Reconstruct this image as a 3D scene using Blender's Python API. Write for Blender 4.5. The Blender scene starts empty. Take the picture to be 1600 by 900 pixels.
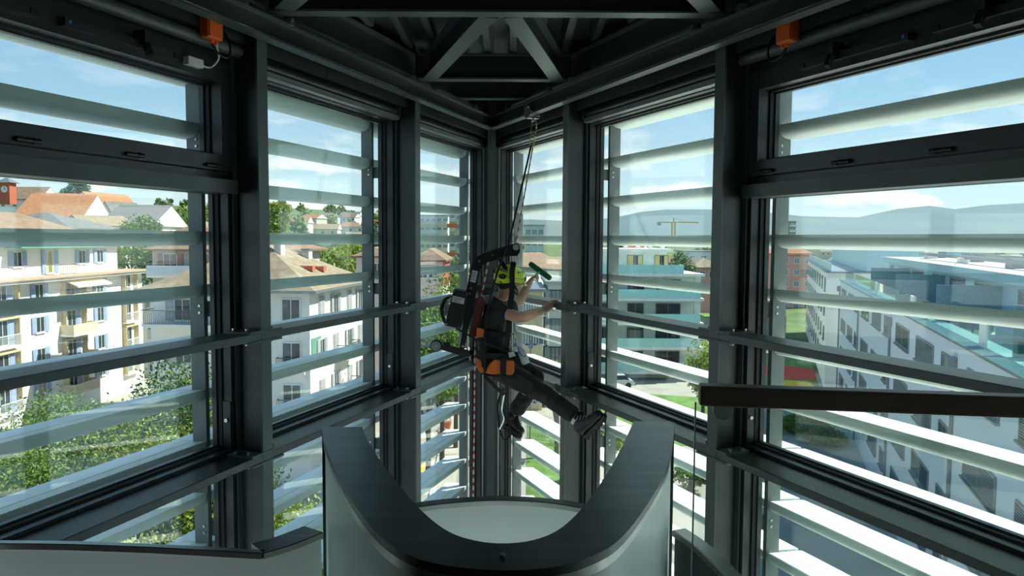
import bpy, bmesh, math, random
import numpy as np
from mathutils import Vector, Matrix

# ---------------------------------------------------------------- camera, sky, sun, exposure
scene = bpy.context.scene
COL = scene.collection
EYE = 1.6                                   # eye height above the landing floor
F_PX, TILT, ROLL = 1173.25, 0.0647, 0.0057  # focal length for a 1600 px wide frame
_ct, _st, _cr, _sr = math.cos(TILT), math.sin(TILT), math.cos(ROLL), math.sin(ROLL)
_fw = Vector((0, _ct, -_st)); _u0 = Vector((0, _st, _ct)); _r0 = Vector((1, 0, 0))
_rt = _r0 * _cr + _u0 * _sr; _up = _u0 * _cr - _r0 * _sr
cam_d = bpy.data.cameras.new('camera'); cam = bpy.data.objects.new('camera', cam_d); COL.objects.link(cam)
cam_d.sensor_width = 36.0; cam_d.lens = F_PX / 1600 * 36; cam_d.clip_start = .05; cam_d.clip_end = 20000
cam.matrix_world = Matrix(((_rt.x, _up.x, -_fw.x, 0), (_rt.y, _up.y, -_fw.y, 0), (_rt.z, _up.z, -_fw.z, EYE), (0, 0, 0, 1)))
scene.camera = cam
scene.view_settings.view_transform = 'Standard'; scene.view_settings.look = 'None'
scene.view_settings.gamma = 1.0; scene.view_settings.use_curve_mapping = False
scene.view_settings.exposure = 0.75
scene.cycles.use_denoising = True
scene.cycles.max_bounces = 10; scene.cycles.diffuse_bounces = 4; scene.cycles.glossy_bounces = 4
scene.cycles.transparent_max_bounces = 32; scene.cycles.sample_clamp_indirect = 6.0

def _mixrgb(nt, fac, a, b, mode='MIX'):
    n = nt.nodes.new('ShaderNodeMix'); n.data_type = 'RGBA'; n.blend_type = mode
    for k, x in ((0, fac), (6, a), (7, b)):
        if hasattr(x, 'is_output'): nt.links.new(x, n.inputs[k])
        else: n.inputs[k].default_value = x if k == 0 else ((*x, 1) if len(x) == 3 else x)
    return n.outputs[2]
def _math(nt, op, a, b=0.0, clamp=False):
    n = nt.nodes.new('ShaderNodeMath'); n.operation = op; n.use_clamp = clamp
    for k, x in ((0, a), (1, b)):
        if hasattr(x, 'is_output'): nt.links.new(x, n.inputs[k])
        else: n.inputs[k].default_value = x
    return n.outputs[0]
def _ramp(nt, fac, stops):
    n = nt.nodes.new('ShaderNodeValToRGB'); cr = n.color_ramp
    while len(cr.elements) < len(stops): cr.elements.new(1.0)
    for e, (p, c) in zip(cr.elements, stops): e.position = p; e.color = (*c, 1)
    nt.links.new(fac, n.inputs[0]); return n.outputs[0]

world = bpy.data.worlds.new('sky'); scene.world = world; world.use_nodes = True
nt = world.node_tree; nt.nodes.clear()
tc = nt.nodes.new('ShaderNodeTexCoord'); sep = nt.nodes.new('ShaderNodeSeparateXYZ')
nt.links.new(tc.outputs['Generated'], sep.inputs[0])
zc = _math(nt, 'MAXIMUM', sep.outputs[2], 0.0)
blue = _ramp(nt, zc, [(0.0, (.66, .74, .80)), (.06, (.50, .66, .80)), (.16, (.25, .41, .62)), (.35, (.13, .28, .50)), (1.0, (.08, .20, .43))])
# cumulus: domain stretched sideways, as clouds seen low over the land
mp = nt.nodes.new('ShaderNodeMapping'); mp.inputs['Scale'].default_value = (7, 7, 22); mp.inputs['Location'].default_value = (3.1, 1.7, .4)
nt.links.new(tc.outputs['Generated'], mp.inputs[0])
nz = nt.nodes.new('ShaderNodeTexNoise'); nz.inputs['Scale'].default_value = 1.0; nz.inputs['Detail'].default_value = 7; nz.inputs['Roughness'].default_value = .58
nt.links.new(mp.outputs[0], nz.inputs['Vector'])
cl = _ramp(nt, nz.outputs[0], [(.52, (0, 0, 0)), (.60, (.85, .85, .85)), (1.0, (1, 1, 1))])
low = _ramp(nt, zc, [(0.0, (0, 0, 0)), (.02, (.6, .6, .6)), (.06, (1, 1, 1)), (.12, (.45, .45, .45)), (.2, (.10, .10, .10)), (.35, (.05, .05, .05)), (1, (.05, .05, .05))])
clf = _mixrgb(nt, 1.0, cl, low, 'MULTIPLY')
skyc = _mixrgb(nt, clf, blue, (1.0, .99, .97))
bg = nt.nodes.new('ShaderNodeBackground'); bg.inputs[1].default_value = 1.0
nt.links.new(skyc, bg.inputs[0])
wo = nt.nodes.new('ShaderNodeOutputWorld'); nt.links.new(bg.outputs[0], wo.inputs[0])
world.cycles.sampling_method = 'MANUAL'; world.cycles.sample_map_resolution = 512

sun_d = bpy.data.lights.new('sun', 'SUN'); sun = bpy.data.objects.new('sun', sun_d); COL.objects.link(sun)
sun_d.energy = 6.0; sun_d.angle = .0093; sun_d.color = (1.0, .95, .86)
_sv = Vector((.93 * math.cos(math.radians(47)), .30 * math.cos(math.radians(47)), math.sin(math.radians(47))))
sun.rotation_euler = _sv.to_track_quat('Z', 'Y').to_euler(); sun.location = (60, 20, 80)

# ---------------------------------------------------------------- geometry helpers
def ray(px, py): return _fw + _rt * ((px - 800) / F_PX) + _up * ((450 - py) / F_PX)
def at(px, py, Y):
    r = ray(px, py); t = Y / r.y
    return Vector((r.x * t, Y, r.z * t + EYE))
def at_h(px, py, h):
    r = ray(px, py); t = h / r.z
    return Vector((r.x * t, r.y * t, h + EYE))
WM = {}
class MB:
    def __init__(s): s.v = []; s.f = []
    def add(s, vs, fs):
        b = len(s.v); s.v += [Vector(p) for p in vs]; s.f += [tuple(b + i for i in f) for f in fs]; return s
    def hexa(s, p):
        return s.add(p, [(0, 3, 2, 1), (4, 5, 6, 7), (0, 1, 5, 4), (1, 2, 6, 5), (2, 3, 7, 6), (3, 0, 4, 7)])
    def box(s, x0, x1, y0, y1, z0, z1, T=None):
        p = [(x0, y0, z0), (x1, y0, z0), (x1, y1, z0), (x0, y1, z0), (x0, y0, z1), (x1, y0, z1), (x1, y1, z1), (x0, y1, z1)]
        return s.hexa([T(*q) for q in p] if T else p)
    def bar(s, a, b, w, h, up=(0, 0, 1)):
        a = Vector(a); b = Vector(b); d = (b - a).normalized(); u = Vector(up)
        r = d.cross(u)
        if r.length < 1e-4: r = d.cross(Vector((0, 1, 0)))
        r.normalize(); u = r.cross(d).normalized(); r = r * (w / 2); u = u * (h / 2)
        return s.hexa([a - r - u, a + r - u, a + r + u, a - r + u, b - r - u, b + r - u, b + r + u, b - r + u])
    def loft(s, A, B, close=False, cap=True):
        n = len(A); f = []
        for i in range(n if close else n - 1):
            j = (i + 1) % n; f.append((i, j, n + j, n + i))
        if close and cap: f += [tuple(range(n))[::-1], tuple(range(n, 2 * n))]
        return s.add(list(A) + list(B), f)
    def rings(s, R, cap=True):
        n = len(R[0]); f = []
        for k in range(len(R) - 1):
            for i in range(n):
                j = (i + 1) % n; f.append((k * n + i, k * n + j, (k + 1) * n + j, (k + 1) * n + i))
        if cap: f += [tuple(range(n))[::-1], tuple(range((len(R) - 1) * n, len(R) * n))]
        return s.add([p for r in R for p in r], f)
    def tube(s, pts, r, n=8, flat=None):
        pts = [Vector(p) for p in pts]; R = []; prev = None
        for i, p in enumerate(pts):
            d = (pts[min(i + 1, len(pts) - 1)] - pts[max(i - 1, 0)]).normalized()
            if prev is None:
                a = d.cross(Vector((0, 0, 1)))
                if a.length < .1: a = d.cross(Vector((1, 0, 0)))
            else: a = prev - d * prev.dot(d)
            a.normalize(); prev = a; b = d.cross(a)
            rr = r[i] if isinstance(r, (list, tuple)) else r
            R.append([p + a * (rr * math.cos(2 * math.pi * k / n)) + b * (rr * (flat or 1) * math.sin(2 * math.pi * k / n)) for k in range(n)])
        return s.rings(R)
    def ribbon(s, pts, w, t, nrm):
        """flat strap: width w in the plane of the path, thickness t along nrm"""
        pts = [Vector(p) for p in pts]; N = Vector(nrm).normalized(); R = []
        for i, p in enumerate(pts):
            d = (pts[min(i + 1, len(pts) - 1)] - pts[max(i - 1, 0)]).normalized()
            a = d.cross(N).normalized() * (w / 2); b = N * (t / 2)
            R.append([p - a - b, p + a - b, p + a + b, p - a + b])
        return s.rings(R)
    def ball(s, c, r, nu=12, nv=8, z0=-1.0, z1=1.0):
        c = Vector(c); rx, ry, rz = r if isinstance(r, (tuple, list)) else (r, r, r); R = []
        a0 = math.asin(z0); a1 = math.asin(z1)
        for j in range(nv + 1):
            a = a0 + (a1 - a0) * j / nv; cz = max(math.cos(a), 1e-3)
            R.append([c + Vector((rx * cz * math.cos(2 * math.pi * i / nu), ry * cz * math.sin(2 * math.pi * i / nu), rz * math.sin(a))) for i in range(nu)])
        return s.rings(R)
    def disc(s, c, axis, r, t, n=20, r2=None):
        c = Vector(c); d = Vector(axis).normalized(); a = d.cross(Vector((0, 0, 1)))
        if a.length < .1: a = d.cross(Vector((1, 0, 0)))
        a.normalize(); b = d.cross(a)
        ring = lambda q, rr: [q + a * (rr * math.cos(2 * math.pi * i / n)) + b * (rr * math.sin(2 * math.pi * i / n)) for i in range(n)]
        return s.rings([ring(c - d * t / 2, r), ring(c + d * t / 2, r2 or r)])
    def plate(s, poly, Y0, Y1):
        """pixel-measured outline of a flat steel part standing at depth Y0, given its real thickness up to Y1"""
        A = [at(x, y, Y0) for x, y in poly]; sh = Vector((0, Y1 - Y0, 0)); B = [p + sh for p in A]
        return s.loft(A, B, close=True)
    def mesh(s, name, inv=None, off=None):
        me = bpy.data.meshes.new(name)
        vs = s.v
        if inv is not None: vs = [inv @ p for p in vs]
        if off is not None: vs = [p - off for p in vs]
        me.from_pydata([tuple(p) for p in vs], [], s.f)
        bm = bmesh.new(); bm.from_mesh(me); bmesh.ops.recalc_face_normals(bm, faces=bm.faces); bm.to_mesh(me); bm.free()
        return me
    def build(s, name, mat, parent=None, smooth=False, local=False, bevel=0):
        if parent is not None:
            wm = WM[parent]; me = s.mesh(name, None if local else wm.inverted()); o = bpy.data.objects.new(name, me); o.parent = parent; WM[o] = wm
        else:
            xs = [p.x for p in s.v]; ys = [p.y for p in s.v]; zs = [p.z for p in s.v]
            off = Vector(((min(xs) + max(xs)) / 2, (min(ys) + max(ys)) / 2, min(zs)))
            me = s.mesh(name, None, off); o = bpy.data.objects.new(name, me); o.location = off; WM[o] = Matrix.Translation(off)
        COL.objects.link(o); me.materials.append(mat)
        if smooth:
            for p in me.polygons: p.use_smooth = True
            if smooth != 'all': me.set_sharp_from_angle(angle=math.radians(40))
        if bevel:
            m = o.modifiers.new('bevel', 'BEVEL'); m.width = bevel; m.segments = 2; m.limit_method = 'ANGLE'
        return o
def tag(o, label=None, cat=None, group=None, kind=None):
    if label: o['label'] = label
    if cat: o['category'] = cat
    if group: o['group'] = group
    if kind: o['kind'] = kind
    return o
def thing(name, label=None, cat=None, group=None, loc=(0, 0, 0), rotz=0.0, kind=None):
    o = bpy.data.objects.new(name, None); COL.objects.link(o); o.empty_display_size = .1
    o.location = loc; o.rotation_euler = (0, 0, rotz)
    WM[o] = Matrix.Translation(Vector(loc)) @ Matrix.Rotation(rotz, 4, 'Z')
    return tag(o, label, cat, group, kind)
def put(me, name, parent, loc=(0, 0, 0), rotz=0.0):
    o = bpy.data.objects.new(name, me); COL.objects.link(o); o.parent = parent; o.location = loc; o.rotation_euler = (0, 0, rotz)
    WM[o] = WM[parent] @ Matrix.Translation(Vector(loc)) @ Matrix.Rotation(rotz, 4, 'Z')
    return o
def smooth_path(pts, n=6):
    P = [Vector(p) for p in pts]; out = []
    for i in range(len(P) - 1):
        p0, p1, p2, p3 = P[max(i - 1, 0)], P[i], P[i + 1], P[min(i + 2, len(P) - 1)]
        for k in range(n):
            t = k / n
            out.append(.5 * ((2 * p1) + (p2 - p0) * t + (2 * p0 - 5 * p1 + 4 * p2 - p3) * t * t + (3 * p1 - p0 - 3 * p2 + p3) * t ** 3))
    return out + [P[-1]]

# ---------------------------------------------------------------- materials
MATS = {}
def mat(name, col, rough=.5, metal=0.0, var=.12, scale=6.0, bump=0.0, bscale=40.0, spec=.5, coords='Object', stretch=(1, 1, 1), transl=0.0, coat=0.0):
    if name in MATS: return MATS[name]
    m = bpy.data.materials.new(name); m.use_nodes = True; nt = m.node_tree; b = nt.nodes['Principled BSDF']
    tc = nt.nodes.new('ShaderNodeTexCoord'); mp = nt.nodes.new('ShaderNodeMapping'); mp.inputs['Scale'].default_value = stretch
    nt.links.new(tc.outputs[coords], mp.inputs[0])
    n = nt.nodes.new('ShaderNodeTexNoise'); n.inputs['Scale'].default_value = scale; n.inputs['Detail'].default_value = 4
    nt.links.new(mp.outputs[0], n.inputs['Vector'])
    lo = tuple(max(0, c * (1 - var)) for c in col); hi = tuple(min(1, c * (1 + var)) for c in col)
    c = _ramp(nt, n.outputs[0], [(.3, lo), (.7, hi)])
    nt.links.new(c, b.inputs['Base Color'])
    b.inputs['Roughness'].default_value = rough; b.inputs['Metallic'].default_value = metal; b.inputs['Specular IOR Level'].default_value = spec
    if coat: b.inputs['Coat Weight'].default_value = coat; b.inputs['Coat Roughness'].default_value = .1
    if bump:
        n2 = nt.nodes.new('ShaderNodeTexNoise'); n2.inputs['Scale'].default_value = bscale; n2.inputs['Detail'].default_value = 3
        nt.links.new(mp.outputs[0], n2.inputs['Vector'])
        bp = nt.nodes.new('ShaderNodeBump'); bp.inputs['Strength'].default_value = bump; bp.inputs['Distance'].default_value = .02
        nt.links.new(n2.outputs[0], bp.inputs['Height']); nt.links.new(bp.outputs[0], b.inputs['Normal'])
    if transl:
        t = nt.nodes.new('ShaderNodeBsdfTranslucent'); nt.links.new(c, t.inputs[0])
        mx = nt.nodes.new('ShaderNodeMixShader'); mx.inputs[0].default_value = transl
        nt.links.new(b.outputs[0], mx.inputs[1]); nt.links.new(t.outputs[0], mx.inputs[2])
        nt.links.new(mx.outputs[0], nt.nodes['Material Output'].inputs[0])
    MATS[name] = m; return m
def glass_mat(name, tint=(.93, .975, .96), ior=1.7, rough=0.0):
    if name in MATS: return MATS[name]
    m = bpy.data.materials.new(name); m.use_nodes = True; nt = m.node_tree; nt.nodes.clear()
    o = nt.nodes.new('ShaderNodeOutputMaterial'); t = nt.nodes.new('ShaderNodeBsdfTransparent'); t.inputs[0].default_value = (*tint, 1)
    g = nt.nodes.new('ShaderNodeBsdfGlossy'); g.inputs['Roughness'].default_value = rough
    ge = nt.nodes.new('ShaderNodeNewGeometry'); dp = nt.nodes.new('ShaderNodeVectorMath'); dp.operation = 'DOT_PRODUCT'
    nt.links.new(ge.outputs['Incoming'], dp.inputs[0]); nt.links.new(ge.outputs['Normal'], dp.inputs[1])
    f0 = ((ior - 1) / (ior + 1)) ** 2          # Schlick reflectance, the same from both faces of a pane
    fr = _math(nt, 'MULTIPLY_ADD', _math(nt, 'POWER', _math(nt, 'SUBTRACT', 1.0, _math(nt, 'ABSOLUTE', dp.outputs['Value'])), 5.0), 1 - f0)
    fr.node.inputs[2].default_value = f0
    mx = nt.nodes.new('ShaderNodeMixShader'); nt.links.new(fr, mx.inputs[0]); nt.links.new(t.outputs[0], mx.inputs[1]); nt.links.new(g.outputs[0], mx.inputs[2])
    nt.links.new(mx.outputs[0], o.inputs[0]); MATS[name] = m; return m
def stripe_mat(name, col, dark, period, axis=2, duty=.25, rough=.7, bumpy=True):
    """regular courses (roof tiles, decking ribs, rope strands): fine relief lines across one axis"""
    if name in MATS: return MATS[name]
    m = bpy.data.materials.new(name); m.use_nodes = True; nt = m.node_tree; b = nt.nodes['Principled BSDF']
    tc = nt.nodes.new('ShaderNodeTexCoord'); sp = nt.nodes.new('ShaderNodeSeparateXYZ'); nt.links.new(tc.outputs['Object'], sp.inputs[0])
    fr = _math(nt, 'FRACT', _math(nt, 'MULTIPLY', sp.outputs[axis], 1 / period))
    n = nt.nodes.new('ShaderNodeTexNoise'); n.inputs['Scale'].default_value = 1.6; n.inputs['Detail'].default_value = 6; nt.links.new(tc.outputs['Object'], n.inputs['Vector'])
    base = _ramp(nt, n.outputs[0], [(.3, tuple(c * .72 for c in col)), (.7, tuple(min(1, c * 1.22) for c in col))])
    k = _ramp(nt, fr, [(0, (1, 1, 1)), (duty, (1, 1, 1)), (min(.99, duty + .12), (0, 0, 0)), (1, (0, 0, 0))])
    nt.links.new(_mixrgb(nt, k, base, dark), b.inputs['Base Color']); b.inputs['Roughness'].default_value = rough
    if bumpy:
        bp = nt.nodes.new('ShaderNodeBump'); bp.inputs['Distance'].default_value = period * .2; nt.links.new(fr, bp.inputs['Height']); nt.links.new(bp.outputs[0], b.inputs['Normal'])
    MATS[name] = m; return m

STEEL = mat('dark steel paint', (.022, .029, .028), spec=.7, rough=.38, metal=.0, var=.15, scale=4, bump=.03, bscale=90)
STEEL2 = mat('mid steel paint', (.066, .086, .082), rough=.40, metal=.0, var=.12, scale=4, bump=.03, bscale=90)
FRAME = mat('window frame paint', (.026, .032, .033), rough=.35, var=.1)
GASKET = mat('black rubber gasket', (.012, .013, .014), rough=.6)
BRIGHT = mat('galvanised bright steel', (.52, .56, .54), rough=.2, metal=.9, var=.1, scale=20)
DARKM = mat('black plastic', (.012, .013, .014), rough=.45)
ALU = mat('pale grey aluminium louvre', (.84, .89, .85), rough=.45, metal=.0, var=.05, scale=2, stretch=(.3, .3, 1))
ALUP = mat('grey louvre post', (.15, .175, .17), rough=.5, metal=.1, var=.1)
GLASS = glass_mat('window glass', (.915, .968, .945))
GLASS2 = glass_mat('railing glass', (.95, .98, .97))
WHITEP = mat('white lacquer panel', (.80, .90, .83), rough=.35, var=.04, scale=2)
CAPM = mat('brushed steel capping', (.10, .115, .115), rough=.34, metal=.75, var=.2, scale=3, stretch=(1, 8, 1), bump=.02, bscale=120)
RIMM = mat('satin steel rim', (.5, .5, .47), rough=.28, metal=.9, var=.1)
# ---------------------------------------------------------------- the prow: two glazed walls meeting at a sharp corner
AL, AR = .3267, .3936
K = Vector((-.2187, 7.8573)); 
def wallframe(side):
    if side == 'L': d = Vector((-math.sin(AL), -math.cos(AL))); n = Vector((-math.cos(AL), math.sin(AL)))
    else: d = Vector((math.sin(AR), -math.cos(AR))); n = Vector((math.cos(AR), math.sin(AR)))
    def T(s, nn, h): return Vector((K.x + s * d.x + nn * n.x, K.y + s * d.y + nn * n.y, EYE + h))
    return T
TW = {'L': wallframe('L'), 'R': wallframe('R')}
SC = {'L': 1.696, 'R': 1.659}                 # far edge of the first column from the corner
CW, BAY = .089, 2.0
T1, T2, TB = -.542, -1.251, .044              # tops of the two horizontal members, their thickness
LO, HI, DK = -4.2, 1.66, 1.56                 # wall foot, roof edge, underside of the deck sheet
NBS = {'L': 3, 'R': 5}                         # glazed bays; two more run behind the camera on the white block side
SIDE = {'L': 'on the tree side', 'R': 'on the white block side'}
WHICH = ['nearest the corner post', 'second from the corner post', 'third from the corner post', 'beside the landing', 'behind the landing']

# columns: rolled H sections with fixing plates and bolts where the rails cross them
for sd in 'LR':
    T = TW[sd]
    for i in range(NBS[sd]):
        s0 = SC[sd] + BAY * i; s1 = s0 + CW
        t = thing('steel_column', f'dark grey steel H column {WHICH[i]} {SIDE[sd]}', 'column', 'steel columns of the glazed walls', T(s0 + CW / 2, .1, LO))
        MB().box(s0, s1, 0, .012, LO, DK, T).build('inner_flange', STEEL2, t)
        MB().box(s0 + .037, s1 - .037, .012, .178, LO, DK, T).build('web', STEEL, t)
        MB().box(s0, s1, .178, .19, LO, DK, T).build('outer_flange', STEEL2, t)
        for top in (T1, T2):
            for h0 in (top, top - TB - .013):
                p = MB().box(s0 - .10, s0, -.002, .17, h0, h0 + .013, T); p.box(s1, s1 + .10, -.002, .17, h0, h0 + .013, T)
                p.box(s0 - .10, s1 + .10, -.004, -.0005, h0, h0 + .013, T)
                p.build('fixing_plate', STEEL2, t)
                hb = h0 + .013 if h0 == top else h0 - .012
                for (sb, nb) in ((s1 + .06, .05), (s1 + .06, .14), (s0 - .06, .05)):
                    MB().disc(T(sb, nb, hb + .006), (0, 0, 1), .012, .014, 6).build('bolt', BRIGHT, t)
# rails between the columns
for sd in 'LR':
    T = TW[sd]
    for i in range(NBS[sd]):
        a = .04 if i == 0 else SC[sd] + BAY * (i - 1) + CW
        b = SC[sd] + BAY * i
        for top, nm, lb in ((T1, 'transom_rail', 'flat steel rail across'), (T2, 'window_ledge', 'deep steel ledge across')):
            m = MB().box(a, b, 0, .19, top - TB, top, T)
            o = m.build(nm, STEEL2 if nm == 'transom_rail' else STEEL, bevel=.004)
            tag(o, f'{lb} the bay {WHICH[i]} {SIDE[sd]}', 'rail' if top == T1 else 'ledge', 'horizontal steel members of the glazed walls')

def pane(t, T, a, b, n, h0, h1, M=GLASS, name='pane'):
    return MB().box(a, b, n, n + .012, h0, h1, T).build(name, M, t)
def ringframe(t, T, a, b, n0, n1, h0, h1, w, M=FRAME, name='frame', wt=None, wb=None):
    wt = wt or w; wb = wb or w
    m = MB().box(a, a + w, n0, n1, h0, h1, T).box(b - w, b, n0, n1, h0, h1, T).box(a + w, b - w, n0, n1, h0, h0 + wb, T).box(a + w, b - w, n0, n1, h1 - wt, h1, T)
    return m.build(name, M, t)
def gasket(t, T, a, b, n, h0, h1, w=.012):
    ringframe(t, T, a, b, n, n + .05, h0, h1, w, GASKET, 'gasket')
    ringframe(t, T, a + w, b - w, n + .03, n + .06, h0 + w, h1 - w, w * .8, FRAME, 'glazing_bead')
wn = 0
GN = .30                                       # depth of the glass behind the inner faces
HEAD = .955
for sd in 'LR':
    T = TW[sd]
    for i in range(NBS[sd]):
        wn += 1
        a = -.27 if i == 0 else SC[sd] + BAY * (i - 1) + CW - .03
        b = SC[sd] + BAY * i + .02
        t = thing(f'window_{wn}', f'tall dark framed glazing {WHICH[i]} {SIDE[sd]}', 'window', None, T((a + b) / 2, GN, LO), kind='structure')
        top = HEAD if i < 2 else .27
        # window above the ledge, then one below it
        ringframe(t, T, a, b, .195, GN + .03, T2 - .03, top + .05, .055, wb=.05, wt=.05)
        gasket(t, T, a + .055, b - .055, GN - .045, T2 + .02, top)
        pane(t, T, a + .06, b - .06, GN, T2 + .02, top)
        ringframe(t, T, a, b, .195, GN + .03, -3.4, T2 - .032, .055)
        gasket(t, T, a + .055, b - .055, GN - .045, -3.345, T2 - .087)
        pane(t, T, a + .06, b - .06, GN, -3.345, T2 - .087)
        if i > 0:                               # lock plates on the jambs, with a bright knob
            for sj in (a + .10,):
                MB().box(a + .056, a + .062, .2, .27, T2 + .03, T2 + .30, T).build('lock_plate', FRAME, t)
                MB().disc(T(a + .066, .225, T2 + .19), T(1, 0, 0) - T(0, 0, 0), .012, .012, 10).build('knob', BRIGHT, t)
        if i < 2:                               # roller tube and head rail under the fascia
            MB().tube([T(a + .08, .16, HEAD + .075), T(b - .08, .16, HEAD + .075)], .028, 12).build('blind_tube', STEEL, t, smooth=True)
            MB().box(a + .06, b - .06, .13, .195, HEAD + .008, HEAD + .042, T).build('head_rail', mat('satin head rail', (.20, .23, .22), .4, metal=.4), t)
            MB().box(a + .05, a + .075, .12, .2, HEAD + .03, HEAD + .11, T).build('end_bracket', BRIGHT, t)
        else:                                   # transom, then a top-hung sash with hinges and chain drives
            MB().box(a + .031, b - .021, .14, GN + .03, .25, .325, T).build('transom', STEEL2, t)
            ringframe(t, T, a, b, .20, GN + .03, .33, HEAD + .065, .04, STEEL, 'frame', wt=.07)
            ringframe(t, T, a + .045, b - .045, .165, GN + .01, .375, .97, .085, FRAME, 'sash', wt=.105)
            gasket(t, T, a + .13, b - .13, GN - .06, .46, .865)
            pane(t, T, a + .14, b - .14, GN - .01, .46, .865)
            for q in (a + .16, a + .70, a + 1.25, a + 1.78):
                MB().tube([T(q, .155, .395), T(q + .11, .155, .395)], .011, 8).tube([T(q + .03, .155, .395), T(q + .035, .155, .395)], .014, 8).build('hinge', DARKM, t, smooth=True)
            MB().tube([T(a + .032, .12, 1.045), T(b - .022, .12, 1.045)], .034, 14).build('blind_tube', STEEL2, t, smooth=True)
            for q0, q1 in ((a + .48, a + 1.14), (a + 1.26, a + 1.92)):
                MB().box(q0, q1, .125, .165, .90, .935, T).build('chain_drive', FRAME, t)
                MB().box(q0 - .002, q0 + .04, .12, .125, .905, .93, T).build('drive_end_cap', DARKM, t)
                br = MB().box(q0 + .23, q0 + .26, .09, .165, .915, .985, T); br.bar(T(q0 + .245, .10, .92), T(q0 + .25, .07, .86), .025, .03)
                br.build('drive_bracket', DARKM, t)
                MB().disc(T(q1 - .02, .122, .918), T(0, -1, 0) - T(0, 0, 0), .007, .008, 10).build('indicator_light', mat('red indicator', (.45, .03, .02), .4) if q0 > a + 1 else mat('blue sticker', (.05, .2, .5), .5), t)

# opaque walls: fascia panels over the glass, and plain cladding behind the camera's position
for sd, nm in (('L', 'wall_left'), ('R', 'wall_right')):
    T = TW[sd]
    t = thing(nm, f'dark steel fascia and cladding {SIDE[sd]}', 'wall', None, T(3, .2, LO), kind='structure')
    for i in range(NBS[sd]):
        a = -.160 if i == 0 else SC[sd] + BAY * (i - 1) + CW
        b = SC[sd] + BAY * i
        cut = a + (b - a) * (.62 if i else .55)
        for u, v in ((a, cut - .004), (cut + .004, b)):
            MB().box(u, v, .07, .10, HEAD + (.11 if i < 2 else .13), DK, T).build('fascia_panel', STEEL, t)
        MB().box(a - (.08 if i == 0 else 0), b, .105, .177, HEAD + .13, DK, T).build('fascia_backing', GASKET, t)
    MB().box(SC[sd] + 2 * NBS[sd] - 2 + CW + .105, SC[sd] + 11.5, .05, .2, LO, DK, T).build('cladding', STEEL, t)
    s9 = SC[sd] + 2 * NBS[sd] - 2 + CW
    MB().box(s9, s9 + .105, .172, .2, LO, DK, T).build('cladding', STEEL, t)
    MB().box(-.86, SC[sd] + 11.5, .335, .40, HEAD + .02, HI, T).build('roof_edge', STEEL, t)
    MB().box(-.52, SC[sd] + 11.5, .2, .335, HEAD + .066, DK, T).build('roof_edge', STEEL, t)
    MB().box(-.50, SC[sd] + 2 * NBS[sd] - 1.8, .191, .34, LO, -3.41, T).build('lower_cladding', STEEL, t)

# corner post on the line where the walls meet
bis = Vector((math.sin((AR - AL) / 2 * 0 + .0), 1)); ax = (Vector((-math.sin(AL), -math.cos(AL))) + Vector((math.sin(AR), -math.cos(AR)))).normalized(); ay = Vector((-ax.y, ax.x))
def TC(u, v, h): return Vector((K.x + u * ay.x - v * ax.x, K.y + u * ay.y - v * ax.y, EYE + h))   # u across, v outwards
t = thing('corner_post', 'slim dark steel corner post where both glazed walls meet', 'column', None, TC(0, .1, LO))
MB().box(-.042, .042, 0, .012, LO, DK, TC).build('inner_flange', STEEL2, t)
MB().box(-.006, .006, .012, .40, LO, DK, TC).build('web', STEEL, t)
MB().box(-.12, .12, .40, .412, -3.40, HEAD + .018, TC).build('outer_flange', FRAME, t)
for k in (-1, 1):
    MB().box(.055 * k - .012, .055 * k + .012, .05, .11, LO, HEAD, TC).build('cover_strip', STEEL2, t)
    MB().box(.085 * k - .010, .085 * k + .010, .17, .24, LO, HEAD, TC).build('cover_strip', mat('satin aluminium strip', (.45, .45, .42), .35, .6), t)

# outside: louvre posts and blades in front of the glass
BL0, BLPS = .0, {'L': .312, 'R': .329}                          # height of the eye-level blade, spacing of the blades
prof = [(.0, .036), (.0, .010), (.004, -.008), (.016, -.027), (.045, -.042), (.09, -.048), (.15, -.045), (.22, -.032), (.272, -.012), (.279, .004), (.276, .010), (.101, .026), (.099, .022), (.093, .022), (.091, .027)]
for sd in 'LR':
    T = TW[sd]
    BLP = BLPS[sd]
    edges = [-.42] + [SC[sd] + BAY * i + CW - .03 for i in range(NBS[sd])]
    for i in range(NBS[sd]):
        e = edges[i + 1]; a = edges[i] + (.031 if i else 0); b = e - .001
        t = thing('louvre_screen', f'pale louvre screen outside the bay {WHICH[i]} {SIDE[sd]}', 'louvre', 'louvre screens outside the glazing', T((a + b) / 2, .5, -3.4))
        MB().box(e, e + .03, .40, .50, -3.5, 1.35, T).build('post', ALUP, t)
        if i == 0: MB().box(-.36, -.33, .40, .50, -3.5, 1.35, T).build('post', ALUP, t)
        for hb in (BL0 - 8.5 * BLP, T2 - .5, T1 + .12, .55, 1.1):
            MB().box(e - .03, e, .335 if hb < .9 else .398, .44, hb - .045, hb + .045, T).build('bracket', ALUP, t)
            for db in (-.02, .02): MB().disc(T(e + .033, .43, hb + db), T(1, 0, 0) - T(0, 0, 0), .008, .006, 8).build('bolt', BRIGHT, t)
        me = None
        for k in range(-9, 4):
            if me is None:
                base = MB().rings([[T(s, .41 + p, q + BL0 + BLP * k) for p, q in prof] for s in (a, b)]).build('louvre_blade', ALU, t, smooth=True); me = base.data; k0 = k
            else: put(me, 'louvre_blade', t, (0, 0, BLP * (k - k0)))

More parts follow.
